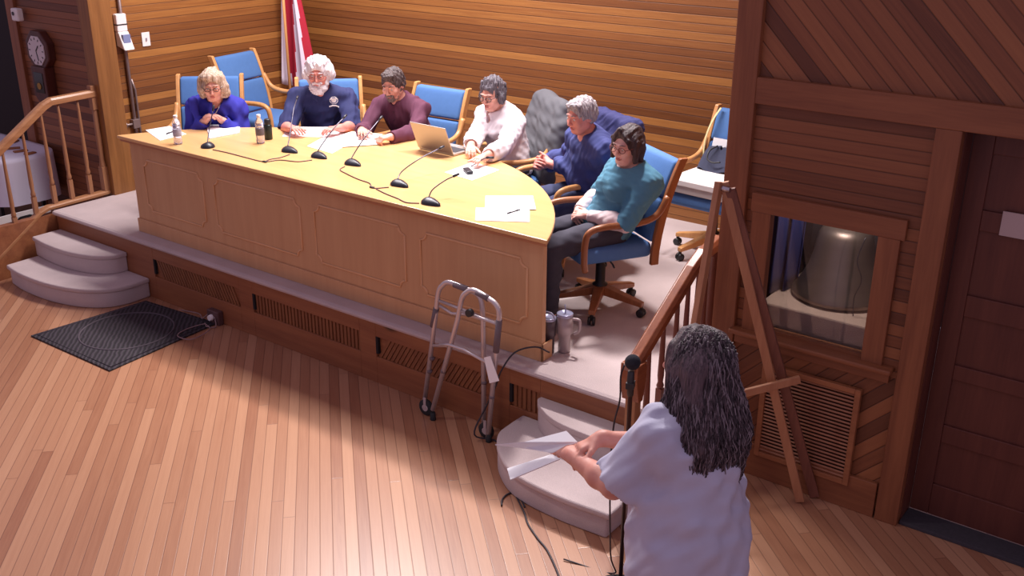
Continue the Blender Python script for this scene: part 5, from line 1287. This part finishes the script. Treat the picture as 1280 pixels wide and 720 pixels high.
# papers in the hands
def held(corners, label, th=.003):
    P = [onz(x, y, z) for x, y, z in corners]; c = sum(P, Vector())/len(P); mb = MB()
    n_ = (P[1]-P[0]).cross(P[2]-P[0]).normalized()*th/2; a = [mb.bm.verts.new(p-c+n_) for p in P]; b_ = [mb.bm.verts.new(p-c-n_) for p in P]
    mb._f(a); mb._f(b_[::-1])
    for i in range(len(P)): mb._f([a[i], a[(i+1) % len(P)], b_[(i+1) % len(P)], b_[i]])
    o = mb.build('held_paper', M_paper, None, loc=c); return tag(o, label, 'paper', 'papers held by the standing person')
held([(619, 556, 1.10), (655, 553, 1.12), (708, 539, 1.15), (722, 553, 1.13), (690, 566, 1.09), (655, 560, 1.09)], 'upper white papers held out flat in the hands of the standing person', .004)
held([(634, 586, 1.03), (690, 568, 1.08), (700, 574, 1.075), (638, 600, 1.02)], 'lower folded white papers hanging under the hands of the standing person', .006)
# ------------------------------------------------------------------ light
w = bpy.data.worlds.new('world'); bpy.context.scene.world = w; w.use_nodes = True
w.node_tree.nodes['Background'].inputs[0].default_value = srgb(178, 158, 182); w.node_tree.nodes['Background'].inputs[1].default_value = .75
def area(name, loc, tgt, size, power, col, sy=None):
    l = bpy.data.lights.new(name, 'AREA'); l.energy = power; l.size = size; l.color = col
    if sy: l.shape = 'RECTANGLE'; l.size_y = sy
    o = bpy.data.objects.new(name, l); C.objects.link(o); o.location = loc
    o.rotation_euler = (Vector(tgt)-Vector(loc)).to_track_quat('-Z', 'Y').to_euler(); return o
def spot(name, loc, tgt, power, col, ang=60, blend=.5, r=.15):
    l = bpy.data.lights.new(name, 'SPOT'); l.energy = power; l.color = col; l.spot_size = R(ang); l.spot_blend = blend; l.shadow_soft_size = r
    o = bpy.data.objects.new(name, l); C.objects.link(o); o.location = loc
    o.rotation_euler = (Vector(tgt)-Vector(loc)).to_track_quat('-Z', 'Y').to_euler(); return o
WL = (1, .93, .93)
spot('stage_spot', (-6.3, 6.4, 4.7), (-5.0, 5.2, 1.0), 230, WL, 78, .9, .16)
spot('stage_spot', (-3.7, 6.4, 4.7), (-3.0, 3.8, .5), 760, WL, 88, .8, .16)
area('stage_light', (-5.6, 5.9, 4.4), (-5.6, 5.9, 1), 3.2, 290, WL, .8)
spot('hall_fill', (-4.4, 2.3, 5.0), (-2.5, 2.9, .6), 210, WL, 50, .9, .2)  # added fill to brighten the standing figure, held papers, steps and floor
# fill light added inside the niche to brighten the bell and plinth
area('niche_fill', (-1.66, 4.93, 1.84), (-1.66, 5.3, 1.0), .25, 5, (1, .86, .76), .08)
sc = bpy.context.scene
sc.view_settings.view_transform = 'Standard'; sc.view_settings.look = 'None'; sc.view_settings.exposure = 0; sc.view_settings.gamma = 1
sc.view_settings.use_curve_mapping = False
sc.cycles.max_bounces = 6; sc.cycles.use_denoising = True
